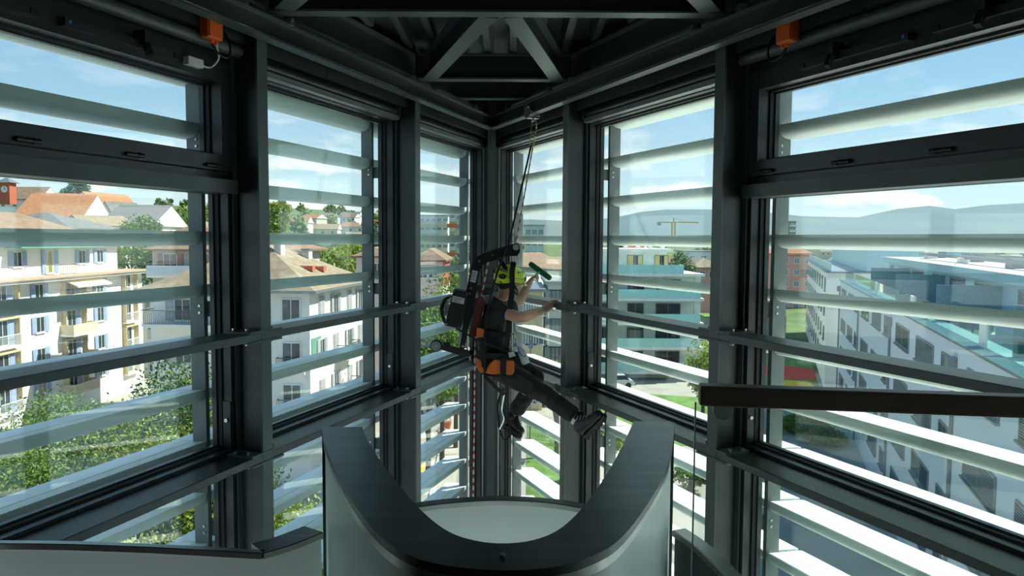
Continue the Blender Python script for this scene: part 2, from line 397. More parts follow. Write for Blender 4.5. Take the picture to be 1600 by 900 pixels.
# ---------------------------------------------------------------- ceiling: deck, zigzag steel, crane rails
def ibeam(t, A, B, w, h, tf, mw=STEEL, mf=STEEL2, tw=.008):
    """rolled beam from A to B; A and B lie on its underside"""
    A = Vector(A); B = Vector(B); up = Vector((0, 0, 1))
    MB().bar(A + up * tf / 2, B + up * tf / 2, w, tf).build('lower_flange', mf, t)
    MB().bar(A + up * h / 2, B + up * h / 2, tw, h - 2 * tf).build('web', mw, t)
    MB().bar(A + up * (h - tf / 2), B + up * (h - tf / 2), w, tf).build('upper_flange', mf, t)
RO, RH = .226, 1.096
K2 = Vector((K.x, K.y - RO))
def RL(sd, s, h):
    if sd == 'L': return Vector((K2.x - s * math.sin(AL), K2.y - s * math.cos(AL), EYE + h))
    return Vector((K2.x + s * math.sin(AR), K2.y - s * math.cos(AR), EYE + h))
for sd in 'LR':
    t = thing('crane_rail', f'long dark crane rail with bright running flange {SIDE[sd]}', 'rail', 'crane rails under the roof', RL(sd, 4, RH))
    up = Vector((0, 0, 1)); a0, a1 = RL(sd, 0, RH), RL(sd, 9.5, RH)
    # the rail's outer flange edge lies on the measured line; the beam sits half a flange further in
    MB().bar(a0 + up * .005, a1 + up * .005, .075, .010).build('running_flange', STEEL2, t)
    for off in (-.031, .031):
        d = (a1 - a0).normalized(); r = d.cross(up) * off
        MB().bar(a0 + r + up * .0145, a1 + r + up * .0145, .010, .006).build('bright_edge', BRIGHT, t)
    MB().bar(a0 + up * .062, a1 + up * .062, .008, .104).build('web', STEEL, t)
    MB().bar(a0 + up * .120, a1 + up * .120, .075, .012).build('upper_flange', STEEL2, t)
    # edge beam carried above, over the columns
    q0, q1 = RL(sd, .3, RH + .165), RL(sd, 9.5, RH + .165)
    t2 = thing('edge_beam', f'dark edge beam above the crane rail {SIDE[sd]}', 'beam', 'roof beams', RL(sd, 4, RH + .13))
    n = TW[sd](0, 1, 0) - TW[sd](0, 0, 0); sh = n * .06
    ibeam(t2, q0 + sh, q1 + sh, .12, .2, .012)
    for q in (.5, 1.4, 1.8, 3.4, 3.8, 5.0):
        c = RL(sd, q, RH + .135) - n * .02
        MB().box(c.x - .025, c.x + .025, c.y - .025, c.y + .025, c.z - .012, c.z + .03).build('clamp', BRIGHT, t2)
def rail_x(sd, y):
    s = (K2.y - y) / math.cos(AL if sd == 'L' else AR)
    return RL(sd, s, 0).x
BH = RH + .16
CROSS = [(4.30, 'first roof cross beam over the curved balustrade'), (6.05, 'second roof cross beam nearer the corner'), (6.85, 'short last roof cross beam by the corner'), (2.30, 'roof cross beam above the landing'), (.2, 'roof cross beam behind the landing')]
for y, lb in CROSS:
    t = thing('cross_beam', 'dark steel ' + lb, 'beam', 'roof beams', (0, y, EYE + BH))
    ibeam(t, (rail_x('L', y) - .02, y, EYE + BH), (rail_x('R', y) + .02, y, EYE + BH), .10, .2, .012)
def mid(y): return (rail_x('L', y) + rail_x('R', y)) / 2 + .02
for y0, y1 in ((4.36, 6.0), (.3, 2.24)):
    for sd, lb in (('L', 'left'), ('R', 'right')):
        x1 = rail_x(sd, y1) + (.12 if sd == 'L' else -.12)
        t = thing('roof_brace', f'diagonal steel roof brace {"over the hanging worker" if y0 > 4 else "above the landing"} {SIDE[sd]}', 'beam', 'diagonal roof braces', (mid(y0), y0, EYE + BH))
        xm = mid(y0) + (-.07 if sd == 'L' else .07)
        ibeam(t, (xm, y0, EYE + BH), (x1, y1, EYE + BH), .11, .19, .012)
for sd in 'LR':
    y0, y1 = 4.24, 2.40
    t = thing('roof_brace', f'diagonal steel roof brace between the first two cross beams {SIDE[sd]}', 'beam', 'diagonal roof braces', (0, y0, EYE + BH))
    ibeam(t, (rail_x(sd, y0) + (.1 if sd == 'L' else -.1), y0, EYE + BH), (mid(y1) + (-.08 if sd == 'L' else .08), y1, EYE + BH), .11, .19, .012)
# profiled steel deck
t = thing('ceiling', 'dark ribbed steel roof deck', 'ceiling', None, (0, 3, EYE + 1.47), kind='structure')
x = -4.2; k = 0
DECK = mat('steel deck', (.075, .088, .086), .45, var=.1)
def deck_end(x, n):
    return K.y + (x - K.x + n / math.cos(AL)) / math.tan(AL) if x < K.x else K.y - (x - K.x - n / math.cos(AR)) / math.tan(AR)
def wall_x(sd, y, n):                          # where a line n outside the inner face of a wall crosses the depth y
    return K.x - (K.y - y) * math.tan(AL) - n / math.cos(AL) if sd == 'L' else K.x + (K.y - y) * math.tan(AR) + n / math.cos(AR)
dk = [(wall_x('L', -4.3, .33), -4.3), (wall_x('R', -4.3, .33), -4.3), (wall_x('R', 8.6, .33), 8.6), (wall_x('L', 8.6, .33), 8.6)]
MB().loft([Vector((x, y, EYE + DK)) for x, y in dk], [Vector((x, y, EYE + DK + .1)) for x, y in dk], close=True).build('deck_sheet', DECK, t)
while x < 4.6:
    y1 = min(deck_end(x - .045, -.03), deck_end(x + .045, -.03))
    if y1 > -3.5:
        pf = [(-.045, .09), (-.025, 0), (.025, 0), (.045, .09)]
        MB().loft([Vector((x + p, -4.04, EYE + 1.47 + q)) for p, q in pf], [Vector((x + p, y1, EYE + 1.47 + q)) for p, q in pf], close=True).build('deck_rib', DECK, t)
    x += .2
# landing floor, lower floor, back wall
FLOORM = mat('grey resin floor', (.16, .17, .165), .45, var=.08)
def slab_poly(pts, z0, z1): return MB().loft([Vector((x, y, z0)) for x, y in pts], [Vector((x, y, z1)) for x, y in pts], close=True)
o = slab_poly([(wall_x('L', 1.9, 0), 1.9), (wall_x('R', 1.9, 0), 1.9), (wall_x('R', K.y - .15, 0), K.y - .15), (wall_x('L', K.y - .15, 0), K.y - .15)], -2.75, -2.6).build('floor', FLOORM); tag(o, 'grey lower floor in the prow', 'floor', kind='structure')
o = MB().box(wall_x('L', -4.05, .04), wall_x('R', -4.05, .04), -4.3, -4.05, -2.75, EYE + DK).build('wall_back', mat('grey plaster', (.30, .31, .30), .7)); tag(o, 'plain grey wall behind the landing', 'wall', kind='structure')

# ---------------------------------------------------------------- curved white balustrade with steel capping
h = -.75
outer = [(503, 667), (507, 692), (526, 738), (555, 790), (592, 836), (640, 868), (700, 884), (785, 891), (865, 886), (922, 870), (968, 843), (1008, 793), (1037, 743), (1050, 700), (1054, 659)]
inner = [(566, 667), (575, 690), (600, 728), (632, 768), (663, 802), (700, 830), (740, 844), (785, 849), (832, 844), (872, 828), (906, 798), (934, 762), (960, 720), (978, 685), (990, 658)]
Q = lambda L, hh: smooth_path([at_h(x, y, hh) for x, y in L], 5)
O, I = Q(outer, h), Q(inner, h)
t = thing('curved_balustrade', 'horseshoe shaped white balustrade with broad brushed steel capping', 'balustrade', None, (0, 2.2, 0))
dn = Vector((0, 0, -.022))
ringv = [[o, i, i + dn, o + dn] for o, i in zip(O, I)]
MB().rings(ringv).build('capping', CAPM, t, smooth=True)
cen = sum(O, Vector()) / len(O)
def inset(P, d, Rf):
    out = []
    for i, p in enumerate(P):
        q = Rf[i]; v = (q - p); v.z = 0; out.append(p + v.normalized() * d)
    return out
Oi = inset(O, .004, I); Oi2 = inset(O, .018, I)
MB().rings([[a + dn * 1.02, b + dn * 1.02, b + dn * 2.2, a + dn * 2.2] for a, b in zip(Oi, Oi2)]).build('capping_rim', RIMM, t, smooth=True)
Ow = inset(O, .012, I); Ow2 = inset(O, .03, I); Iw = inset(I, .012, O); Iw2 = inset(I, .03, O)
flr = lambda p, z: Vector((p.x, p.y, z))
notch = [(p.x, p.y) for p in Ow if p.y < 1.9]       # the landing is cut around the foot of the balustrade
fl = slab_poly([(wall_x('R', -4.05, 0), -4.05), (wall_x('L', -4.05, 0), -4.05), (wall_x('L', 1.9, 0), 1.9)] + notch + [(wall_x('R', 1.9, 0), 1.9)], -.25, 0).build('floor', FLOORM); tag(fl, 'grey resin landing floor', 'floor', kind='structure')
def panel(A, B, z0, z1, i0, i1, name, M):
    return MB().rings([[flr(a, z1), flr(b, z1), flr(b, z0), flr(a, z0)] for a, b in list(zip(A, B))[i0:i1]]).build(name, M, t, smooth=True)
zt = EYE + h - .05
N = len(O); cuts = [0, 24, 47, N - 1]
for c0, c1 in zip(cuts[:-1], cuts[1:]):
    panel(Ow, Ow2, -.2, zt, c0, c1 + 1, 'outer_panel', WHITEP)
panel(Iw, Iw2, -.2, EYE + h - .022, 0, N, 'inner_panel', WHITEP)
for i, nm in ((0, 'end_trim'), (N - 1, 'end_trim')):
    a, b = O[i], I[i]; d = (O[i] - O[1 if i == 0 else N - 2]).normalized() * .012; d.z = 0
    p = [a, b, b + d, a + d]
    MB().loft([flr(q, -.2) for q in p], [flr(q, EYE + h - .023) for q in p], close=True).build('end_trim', FRAME, t)
for x, y in ((594, 884), (967, 858)):
    best = min(range(N), key=lambda i: abs((O[i] - at_h(x, y - 20, h)).length))
    p = O[best] + Vector((0, 0, -.12)); nrm = (O[best] - I[best]).normalized()
    MB().disc(p - nrm * .009, nrm, .012, .012, 12).build('screw_cap', RIMM, t)
MB().disc(((O[35] + I[35]) / 2) + Vector((0, 0, .003)), (0, 0, 1), .008, .006, 10).build('capping_screw', RIMM, t)

def parapet(name, label, pts, hh, wid, side, mpanel, mcap, z0, group=None):
    """low curved parapet: thin panel with a steel cap; side=+1 puts the cap towards +Y"""
    P = smooth_path([at_h(x, y, hh) for x, y in pts], 5) if len(pts) > 2 else [at_h(x, y, hh) for x, y in pts]
    t = thing(name, label, 'parapet', group, (P[len(P) // 2].x, P[len(P) // 2].y, z0))
    Nn = []
    for i in range(len(P)):
        d = (P[min(i + 1, len(P) - 1)] - P[max(i - 1, 0)]); nn = Vector((-d.y, d.x, 0)).normalized() * side; Nn.append(nn)
    MB().rings([[p - n * .004, p + n * wid, p + n * wid + dn, p - n * .004 + dn] for p, n in zip(P, Nn)]).build('capping', mcap, t, smooth=True)
    MB().rings([[flr(p + n * .004, p.z - .022), flr(p + n * .024, p.z - .022), flr(p + n * .024, z0), flr(p + n * .004, z0)] for p, n in zip(P, Nn)]).build('panel', mpanel, t, smooth=True)
    MB().rings([[p - n * .008 + dn * .1, p - n * .004 + dn * .1, p - n * .004 + dn, p - n * .008 + dn] for p, n in zip(P, Nn)]).build('capping_rim', RIMM, t, smooth=True)
    return t
parapet('stair_parapet', 'low curved white parapet inside the horseshoe balustrade opening', [(580, 821), (612, 805), (650, 792), (715, 784), (780, 781), (850, 784), (905, 792), (945, 802), (984, 811)], -1.15, .05, 1, WHITEP, CAPM, -.9)
parapet('landing_parapet', 'low white parapet running from the tree side wall to a bend', [(-178, 905), (-92, 870), (-34, 848.5), (0, 848), (100, 849), (220, 853), (320, 858), (410, 863)], -1.10, .022, 1, WHITEP, RIMM, -.9)
parapet('landing_parapet', 'short white parapet between the bend and the horseshoe balustrade', [(411, 863), (455, 850), (503, 831)], -1.10, .10, 1, WHITEP, CAPM, -.9)
parapet('landing_parapet', 'dark grey parapet stub beside the right arm of the horseshoe balustrade', [(1053, 828), (1092, 856), (1150, 915)], -1.10, .05, 1, mat('grey panel', (.10, .11, .11), .5), RIMM, -.9)

# glass railing beside the landing
t = thing('glass_railing', 'bronze square handrail on a clear glass panel beside the landing', 'railing', None, (1.3, 1.78, 0))
a, b = at(1092, 616, 1.80), at(1760, 640, 1.66); b = a + (b - a) * ((2.30 - a.x) / (b.x - a.x))
BRON = mat('bronze handrail', (.36, .27, .20), .4, metal=.1, var=.1, scale=3)
MB().bar(a, b, .05, .049).build('handrail', BRON, t, bevel=.006)
d = (b - a).normalized(); g0 = a - d * .006 + Vector((0, 0, -.02)); g1 = b
pr = Vector((-d.y, d.x, 0)).normalized() * .006
MB().loft([flr(g0 - pr, 0), flr(g1 - pr, 0), flr(g1 + pr, 0), flr(g0 + pr, 0)], [g0 - pr, g1 - pr, g1 + pr, g0 + pr], close=True).build('glass_panel', GLASS2, t)
MB().loft([flr(g0 - pr - d * .003, 0), flr(g0 - pr, 0), flr(g0 + pr, 0), flr(g0 + pr - d * .003, 0)], [g0 - pr - d * .003, g0 - pr, g0 + pr, g0 + pr - d * .003], close=True).build('polished_edge', mat('polished glass edge', (.85, .93, .90), .4), t)
c = at(1129, 640, 1.785)
MB().disc(c, (0, 1, 0), .024, .012, 24)  .build('glass_clamp', mat('pale clamp', (.62, .70, .67), .4), t, smooth=True)

# junction boxes with cables
for sd, s, lb in (('L', 4.10, 'bright orange junction box with cable under the tree side fascia'), ('R', 4.20, 'orange junction box with cable under the white block side fascia')):
    T = TW[sd]
    t = thing('junction_box', lb, 'box', 'orange junction boxes', T(s, .05, 1.03))
    OR = mat('orange plastic', (.80, .13, .015), .45, var=.05)
    MB().box(s - .055, s + .055, .015, .07, 1.03, 1.145, T).build('body', OR, t, bevel=.006)
    MB().box(s - .050, s + .050, .008, .015, 1.035, 1.14, T).build('lid', OR, t, bevel=.003)
    MB().disc(T(s - .005, .045, 1.022), (0, 0, 1), .013, .022, 10).build('cable_gland', OR, t)
    MB().disc(T(s - .04, .045, 1.022), (0, 0, 1), .010, .018, 10).build('cable_gland', OR, t)
    MB().tube(smooth_path([T(s - .005, .045, 1.015), T(s - .03, .03, .97), T(s - .09, .018, .955), T(s - .12, .02, 1.0), T(s - .135, .045, 1.06), T(s - .14, .069, 1.1)], 5), .006, 6).build('cable', DARKM, t)
T = TW['L']
t = thing('sensor_box', 'small white sensor box with cable under the orange junction box', 'box', None, T(4.12, .06, .90))
MB().box(4.06, 4.17, .127, .166, .895, .94, T).build('body', mat('white plastic', (.7, .72, .7), .4), t, bevel=.004)
MB().box(4.168, 4.19, .145, .166, .905, .93, T).build('mounting_tab', BRIGHT, t)
MB().tube(smooth_path([T(4.062, .146, .915), T(4.0, .135, .915), T(3.985, .095, .96), T(4.03, .062, .995), T(4.06, .045, 1.014)], 5), .005, 6).build('cable', mat('white plastic', (.7, .72, .7)), t)
# ---------------------------------------------------------------- outside: terrain, streets, houses, trees
G = -17.0                                     # street level relative to the eye
GZ = EYE + G
def sst(x): x = min(1, max(0, x)); return x * x * (3 - 2 * x)
def terrain(X, Y):
    if Y < 95: return GZ
    l = sst((-X / Y + .02) / .42)
    h = GZ + 13.5 * l * sst((Y - 95) / 70) + (8 + 34 * sst((-X / Y + .25) / .5)) * sst((Y - 260) / 700)
    return h
GRASS = mat('meadow and woodland', (.10, .16, .045), .9, var=.45, scale=.08)
m = MB(); xs = list(np.linspace(-1, 1, 61)); ysr = [94 * (1.055 ** i) for i in range(62)]
vs = []; fs = []
for j, Y in enumerate(ysr):
    for i, u in enumerate(xs):
        X = u * (Y * 1.15 + 60); vs.append(Vector((X, Y, terrain(X, Y) - .05)))
W_ = len(xs)
for j in range(len(ysr) - 1):
    for i in range(W_ - 1): fs.append((j * W_ + i, j * W_ + i + 1, (j + 1) * W_ + i + 1, (j + 1) * W_ + i))
m.add(vs, fs); o = m.build('terrain', GRASS, smooth=True); tag(o, 'green hillside and plain rising behind the town', 'terrain', kind='structure')
ASPH = mat('street asphalt', (.37, .355, .30), .85, var=.15, scale=.3)
o = MB().box(-190, 190, 12, 96, GZ - .4, GZ).build('ground', ASPH); tag(o, 'grey asphalt ground between the houses', 'ground', kind='structure')
LAWN = mat('lawn grass', (.13, .24, .05), .9, var=.35, scale=.9, bump=.3, bscale=8)
PAVE = mat('pale paving', (.50, .46, .38), .8, var=.1, scale=.8)
def patch(name, label, pts, M, z=.03, cat='lawn'):
    P = [Vector((x, y, GZ + z)) for x, y in pts]
    o = MB().loft([p - Vector((0, 0, .2 + z)) for p in P], P, close=True).build(name, M); return tag(o, label, cat, kind='structure')
patch('lawn', 'green lawn behind the garden fence', [(1.0, 48), (5.5, 48), (6.5, 66), (1.5, 70)], LAWN)
patch('lawn', 'planted strip below the teal balconies', [(7, 60), (19, 62), (22, 80), (9, 84)], LAWN)
patch('lawn', 'green play lawn in the courtyard', [(27, 78), (33.8, 78), (35.4, 85.2), (46.0, 116), (33, 116)], LAWN)
patch('pavement', 'pale pavement along the street', [(-5.2, 44), (-3.6, 44), (-5.0, 84), (-6.8, 84)], PAVE, .12, 'pavement')
patch('pavement', 'pale terrace behind the garden', [(6.2, 50), (9.5, 50), (11, 60), (6.8, 60)], PAVE, .08, 'pavement')
patch('play_surface', 'red rubber play surface in the courtyard', [(32, 92), (37.4, 91), (40.1, 99), (36, 102), (33, 100)], mat('red rubber', (.55, .05, .03), .8), .06, 'play surface')
patch('play_surface', 'yellow rubber play surface in the courtyard', [(30, 82), (34.5, 82), (36, 90), (31.5, 91)], mat('yellow rubber', (.62, .42, .03), .8), .06, 'play surface')
patch('road_marking', 'yellow line painted on the street', [(-6.4, 50), (-6.1, 50), (-7.3, 68), (-7.6, 68)], mat('yellow paint', (.65, .45, .05), .7), .012, 'marking')

# --- house kit
def tiles(name, col): return stripe_mat('tiles ' + name, col, tuple(c * .55 for c in col), .085, 2, .25, .85)
BROWN = tiles('brown', (.32, .215, .14)); ORANGE = tiles('orange', (.47, .215, .10)); GREYT = tiles('grey', (.21, .205, .195)); TAN = tiles('tan', (.36, .275, .18))
PANE = mat('dark window pane', (.035, .045, .055), .08, spec=.8, var=.2)
PANEB = mat('sky blue window pane', (.16, .23, .30), .06, spec=.9, var=.2)
WFR = mat('white window frame', (.72, .74, .72), .5, var=.04)
BLUES = mat('blue grey shutter', (.30, .39, .58), .6, var=.08)
GREYS = mat('grey shutter', (.42, .42, .42), .6, var=.08)
WALLW = mat('white render', (.86, .83, .76), .85, var=.05, scale=.4, bump=.05, bscale=6)
WALLG = mat('pale grey render', (.66, .69, .70), .85, var=.05, scale=.4)
CREAM = mat('cream render', (.70, .60, .40), .85, var=.06, scale=.4)
PINK = mat('salmon render', (.72, .35, .30), .85, var=.06, scale=.3)
DARKR = mat('dark railing', (.09, .10, .10), .5)
TEALG = mat('teal glass balustrade', (.48, .80, .74), .25, spec=.9, var=.1)
TEALW = mat('blue teal cladding', (.34, .52, .54), .5, var=.06)
GUT = mat('zinc', (.28, .30, .31), .4, metal=.5)
MEC = {}
def kit(kind, w, h):
    key = (kind, round(w, 2), round(h, 2))
    if key in MEC: return MEC[key]
    m = MB(); M = WFR
    if kind == 'frame':
        for a, b, c, d in ((-w / 2 - .05, -w / 2 + .05, -h / 2, h / 2), (w / 2 - .05, w / 2 + .05, -h / 2, h / 2), (-w / 2, w / 2, -h / 2 - .05, -h / 2 + .05), (-w / 2, w / 2, h / 2 - .05, h / 2 + .05), (-.03, .03, -h / 2, h / 2)): m.box(a, b, -.07, .02, c, d)
        m.box(-w / 2 - .12, w / 2 + .12, -.14, .02, -h / 2 - .12, -h / 2 - .05)
    elif kind == 'dframe':
        for a, b, c, d in ((-w / 2 - .04, -w / 2 + .04, -h / 2, h / 2), (w / 2 - .04, w / 2 + .04, -h / 2, h / 2), (-w / 2, w / 2, -h / 2 - .04, -h / 2 + .04), (-w / 2, w / 2, h / 2 - .04, h / 2 + .04), (-.03, .03, -h / 2, h / 2)): m.box(a, b, -.06, .02, c, d)
        m.box(-w / 2 - .08, w / 2 + .08, -.16, .02, -h / 2 - .12, -h / 2 - .04)
        M = GUT
    elif kind == 'pane': m.box(-w / 2 + .04, w / 2 - .04, -.03, .01, -h / 2 + .04, h / 2 - .04); M = PANE
    elif kind == 'paneb': m.box(-w / 2 + .04, w / 2 - .04, -.03, .01, -h / 2 + .04, h / 2 - .04); M = PANEB
    elif kind == 'curtain': m.box(-w / 2 + .05, -w * .12, -.04, -.03, -h / 2 + .05, h / 2 - .05).box(w * .2, w / 2 - .05, -.04, -.03, -h / 2 + .05, h / 2 - .05); M = mat('yellow curtain', (.62, .50, .20), .9)
    elif kind.startswith('shut'):
        m.box(-w / 2, w / 2, -.09, -.04, -h / 2, h / 2)
        m.box(-w / 2 + .08, w / 2 - .08, -.10, -.09, -h / 2 + .1, -.06).box(-w / 2 + .08, w / 2 - .08, -.10, -.09, .06, h / 2 - .1); M = BLUES if kind == 'shutb' else GREYS
    elif kind == 'blind':
        n = max(3, int(h / .09))
        for q in range(n): m.box(-w / 2 + .04, w / 2 - .04, -.05, -.025, -h / 2 + h * q / n + .01, -h / 2 + h * (q + .72) / n)
        M = mat('grey venetian blind', (.20, .22, .25), .45, metal=.3)
    me = m.mesh(kind); me.materials.append(M); MEC[key] = me; return me
class House:
    """box house in its own frame: x along the front, y into the house, z up from the ground"""
    def __init__(s, name, label, P0, P1, depth, eave, M=WALLW, base=None, cat='building', group=None):
        P0 = Vector(P0); P1 = Vector(P1); d = P1 - P0; s.L = d.length; s.D = depth; ang = math.atan2(d.y, d.x)
        base = GZ if base is None else base; s.base = base
        s.t = thing(name, label, cat, group, (P0.x, P0.y, base), ang); s.H = EYE + eave - base
        MB().box(0, s.L, 0, depth, 0, s.H).build('walls', M, s.t, local=True)
    def z(s, h): return EYE + h - s.base      # eye-relative height to house height
    def part(s, name, M, *b, par=None):
        m = MB()
        for q in b: m.box(*q)
        return m.build(name, M, par or s.t, local=True)
    def pose(s, face, u, off=0.0):
        if face == 'F': return (u, -off), 0.0
        if face == 'L': return (-off, s.D - u), -math.pi / 2
        if face == 'R': return (s.L + off, u), math.pi / 2
    def win(s, face, u, h, w=1.1, hh=1.35, shut=None, pane='pane', frame='frame', off=0.0, curtain=False, closed=False, blind=False):
        (x, y), r = s.pose(face, u, off); z = s.z(h)
        o = put(kit(frame, w, hh), 'window', s.t, (x, y, z), r)
        put(kit(pane, w, hh), 'pane', o)
        if curtain: put(kit('curtain', w, hh), 'curtain', o)
        if blind: put(kit('blind', w, hh), 'blind', o)
        if shut:
            k = w / 2 * (.98 if closed else 1.0)
            for sg in (-1, 1): put(kit(shut, k, hh + .06), 'shutter', o, ((sg * k / 2) if closed else sg * (w / 2 + k / 2 + .03), -.02, 0))
    def roof(s, kind, rise, M, over=.5, ridge_cut=None, name='roof'):
        L, D, H, v = s.L, s.D, s.H, over
        e = [(-v, -v, H), (L + v, -v, H), (L + v, D + v, H), (-v, D + v, H)]
        low = [(x, y, H - .18) for x, y, _ in e]
        if kind == 'hip':
            c = min(L, D) / 2
            r = [(c, D / 2, H + rise), (L - c, D / 2, H + rise)] if L >= D else [(L / 2, c, H + rise), (L / 2, D - c, H + rise)]
            f = [(8, 9, 5, 4), (9, 6, 5), (9, 8, 7, 6), (8, 4, 7)] if L >= D else [(8, 5, 4), (8, 9, 6, 5), (9, 7, 6), (9, 8, 4, 7)]
        elif kind == 'gable_x':                # ridge along x, gables at both ends
            r = [(-v, D / 2, H + rise), (L + v, D / 2, H + rise)]; f = [(8, 9, 5, 4), (9, 8, 7, 6), (8, 4, 7), (9, 6, 5)]
        else:                                  # ridge along y
            r = [(L / 2, -v, H + rise), (L / 2, D + v, H + rise)]; f = [(8, 5, 4), (9, 7, 6), (8, 9, 6, 5), (9, 8, 4, 7)]
        m = MB().add(low + e + r, [(0, 1, 2, 3), (0, 4, 5, 1), (1, 5, 6, 2), (2, 6, 7, 3), (3, 7, 4, 0)] + f)
        o = m.build(name, M, s.t, local=True)
        if kind.startswith('gable'):           # rendered gable walls under the overhang
            g = MB()
            if kind == 'gable_x':
                for xx in (-v - .01, L + v + .01): g.add([(xx, -v + .35, H), (xx, D + v - .35, H), (xx, D / 2, H + rise - .28), (xx - .02, -v + .35, H), (xx - .02, D + v - .35, H), (xx - .02, D / 2, H + rise - .28)], [(0, 1, 2), (3, 5, 4), (0, 3, 4, 1), (1, 4, 5, 2), (2, 5, 3, 0)])
            else:
                for yy in (-v - .01, D + v + .01): g.add([(-v + .35, yy, H), (L + v - .35, yy, H), (L / 2, yy, H + rise - .28), (-v + .35, yy - .02, H), (L + v - .35, yy - .02, H), (L / 2, yy - .02, H + rise - .28)], [(0, 1, 2), (3, 5, 4), (0, 3, 4, 1), (1, 4, 5, 2), (2, 5, 3, 0)])
            g.build('gable', WALLW, s.t, local=True)
        return o
    def chimney(s, x, y, z0, hgt=1.2, w=.7):
        o = s.part('chimney', mat('chimney render', (.55, .53, .50), .9), (x - w / 2, x + w / 2, y - w / 3, y + w / 3, z0 - .6, z0 + hgt))
        s.part('chimney_cap', GUT, (x - w / 2 - .08, x + w / 2 + .08, y - w / 3 - .08, y + w / 3 + .08, z0 + hgt, z0 + hgt + .12), par=o)
    def balcony(s, face, u, h, w, d=1.2, rail='bars', M=None, slabM=None):
        (x, y), r = s.pose(face, u); z = s.z(h)
        t = thing('tmp'); 
        m = MB().box(-w / 2, w / 2, -d, 0, -.16, 0).mesh('balcony'); m.materials.append(slabM or WALLW)
        o = put(m, 'balcony', s.t, (x, y, z), r); bpy.data.objects.remove(t)
        q = MB()
        if rail == 'bars':
            q.box(-w / 2, w / 2, -d, -d + .04, .92, .98).box(-w / 2, -w / 2 + .04, -d, 0, .92, .98).box(w / 2 - .04, w / 2, -d, 0, .92, .98)
            n = max(4, int(w / .14))
            for k in range(n + 1): xx = -w / 2 + (w - .03) * k / n; q.box(xx, xx + .025, -d, -d + .025, 0, .93)
            MM = M or DARKR
        else:
            q.box(-w / 2, w / 2, -d, -d + .05, .02, .95).box(-w / 2, -w / 2 + .05, -d + .05, 0, .02, .95).box(w / 2 - .05, w / 2, -d + .05, 0, .02, .95); MM = M or WALLW
        me = q.mesh('railing'); me.materials.append(MM); put(me, 'railing', o)
        return o

# --- shuttered white apartment house (faces the tree side of the tower)
A = House('apartment_house', 'white apartment house with blue grey shutters and tiled roof', (-42.6, 46), (-42.0, 85), 15, -3.75)
uA = lambda Y: Y - 46.0
top = House('t', None, (-43.8, 46), (-43.3, 82.3), 13, -.62, base=EYE - 3.75)
w = [c for c in top.t.children][0]; w.name = 'attic_walls'
A.part('terrace_slab', mat('terracotta edge', (.50, .36, .26), .8), (-.5, A.L + .4, -1.3, 2, A.z(-3.72), A.z(-3.58)))
A.part('cornice', WALLW, (-.4, A.L + .3, -1.1, 1, A.z(-3.98), A.z(-3.72)))
# the attic storey belongs to the same house
bpy.data.objects.remove(w); bpy.data.objects.remove(top.t)
A.part('attic_storey', WALLW, (0, A.L - 2.6, 1.3, 14, A.z(-3.6), A.z(-.62)))
e = A.z(-.62); L_, D0, D1 = A.L - 2.6, .5, 14.6
MB().add([(-.5, D0, e - .18), (L_ + .6, D0, e - .18), (L_ + .6, D1, e - .18), (-.5, D1, e - .18), (-.5, D0, e), (L_ + .6, D0, e), (L_ + .6, D1, e), (-.5, D1, e), (-.5, 7.5, e + 3.0), (L_ - 7, 7.5, e + 3.0)],
         [(0, 1, 2, 3), (0, 4, 5, 1), (1, 5, 6, 2), (2, 6, 7, 3), (3, 7, 4, 0), (4, 8, 9, 5), (5, 9, 6), (9, 8, 7, 6), (8, 4, 7)]).build('roof', BROWN, A.t, local=True)
for Y in (56, 62.1, 66.1, 75.8, 79.0): A.win('F', uA(Y), -2.0, 1.15, 1.3, 'shutb', off=-1.3, closed=Y in (62.1,))
A.win('F', uA(70.6), -2.35, 1.2, 2.1, 'shutb', off=-1.3, curtain=True)
A.balcony('F', uA(70.6), -3.55, 2.6, .5)
A.part('roller_awning', mat('green awning', (.12, .42, .28), .8), (uA(64.5), uA(77.5), -.2, 1.3, A.z(-1.0), A.z(-.75)))
for h in (-4.95, -7.85, -10.7, -13.5):
    for Y in (57, 66.9, 76.5): A.win('F', uA(Y), h, 1.15, 1.4, 'shutb', closed=(round(h) + int(Y)) % 3 == 0)
    # recessed loggias: built as shadow boxes set into the wall line
    for Y, ww in ((62.2, 3.0), (71.8, 3.4), (82.0, 2.6)):
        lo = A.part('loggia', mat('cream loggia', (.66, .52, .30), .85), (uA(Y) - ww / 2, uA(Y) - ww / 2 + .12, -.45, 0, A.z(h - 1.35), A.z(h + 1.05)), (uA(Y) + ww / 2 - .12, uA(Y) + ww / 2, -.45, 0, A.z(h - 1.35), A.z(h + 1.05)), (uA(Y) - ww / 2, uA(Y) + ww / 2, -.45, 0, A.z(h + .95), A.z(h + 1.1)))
        A.win('F', uA(Y) - .2, h - .2, 1.3, 2.1, 'shutb' if Y < 80 else None)
        if Y == 71.8: A.balcony('F', uA(Y), h - 1.35, 4.0, 1.3, 'solid', mat('cream balcony', (.70, .60, .42), .8))
        else: A.balcony('F', uA(Y), h - 1.35, ww, .5, 'bars', WFR)
aw = MB().add([(uA(70.2), 0, A.z(-3.95)), (uA(76.0), 0, A.z(-3.95)), (uA(76.0), -1.6, A.z(-4.6)), (uA(70.2), -1.6, A.z(-4.6)), (uA(70.2), 0, A.z(-4.0)), (uA(76.0), 0, A.z(-4.0)), (uA(76.0), -1.6, A.z(-4.75)), (uA(70.2), -1.6, A.z(-4.75))], [(0, 1, 2, 3), (4, 7, 6, 5), (0, 4, 5, 1), (1, 5, 6, 2), (2, 6, 7, 3), (3, 7, 4, 0)])
aw.build('awning', mat('cream awning', (.80, .68, .48), .85), A.t, local=True)
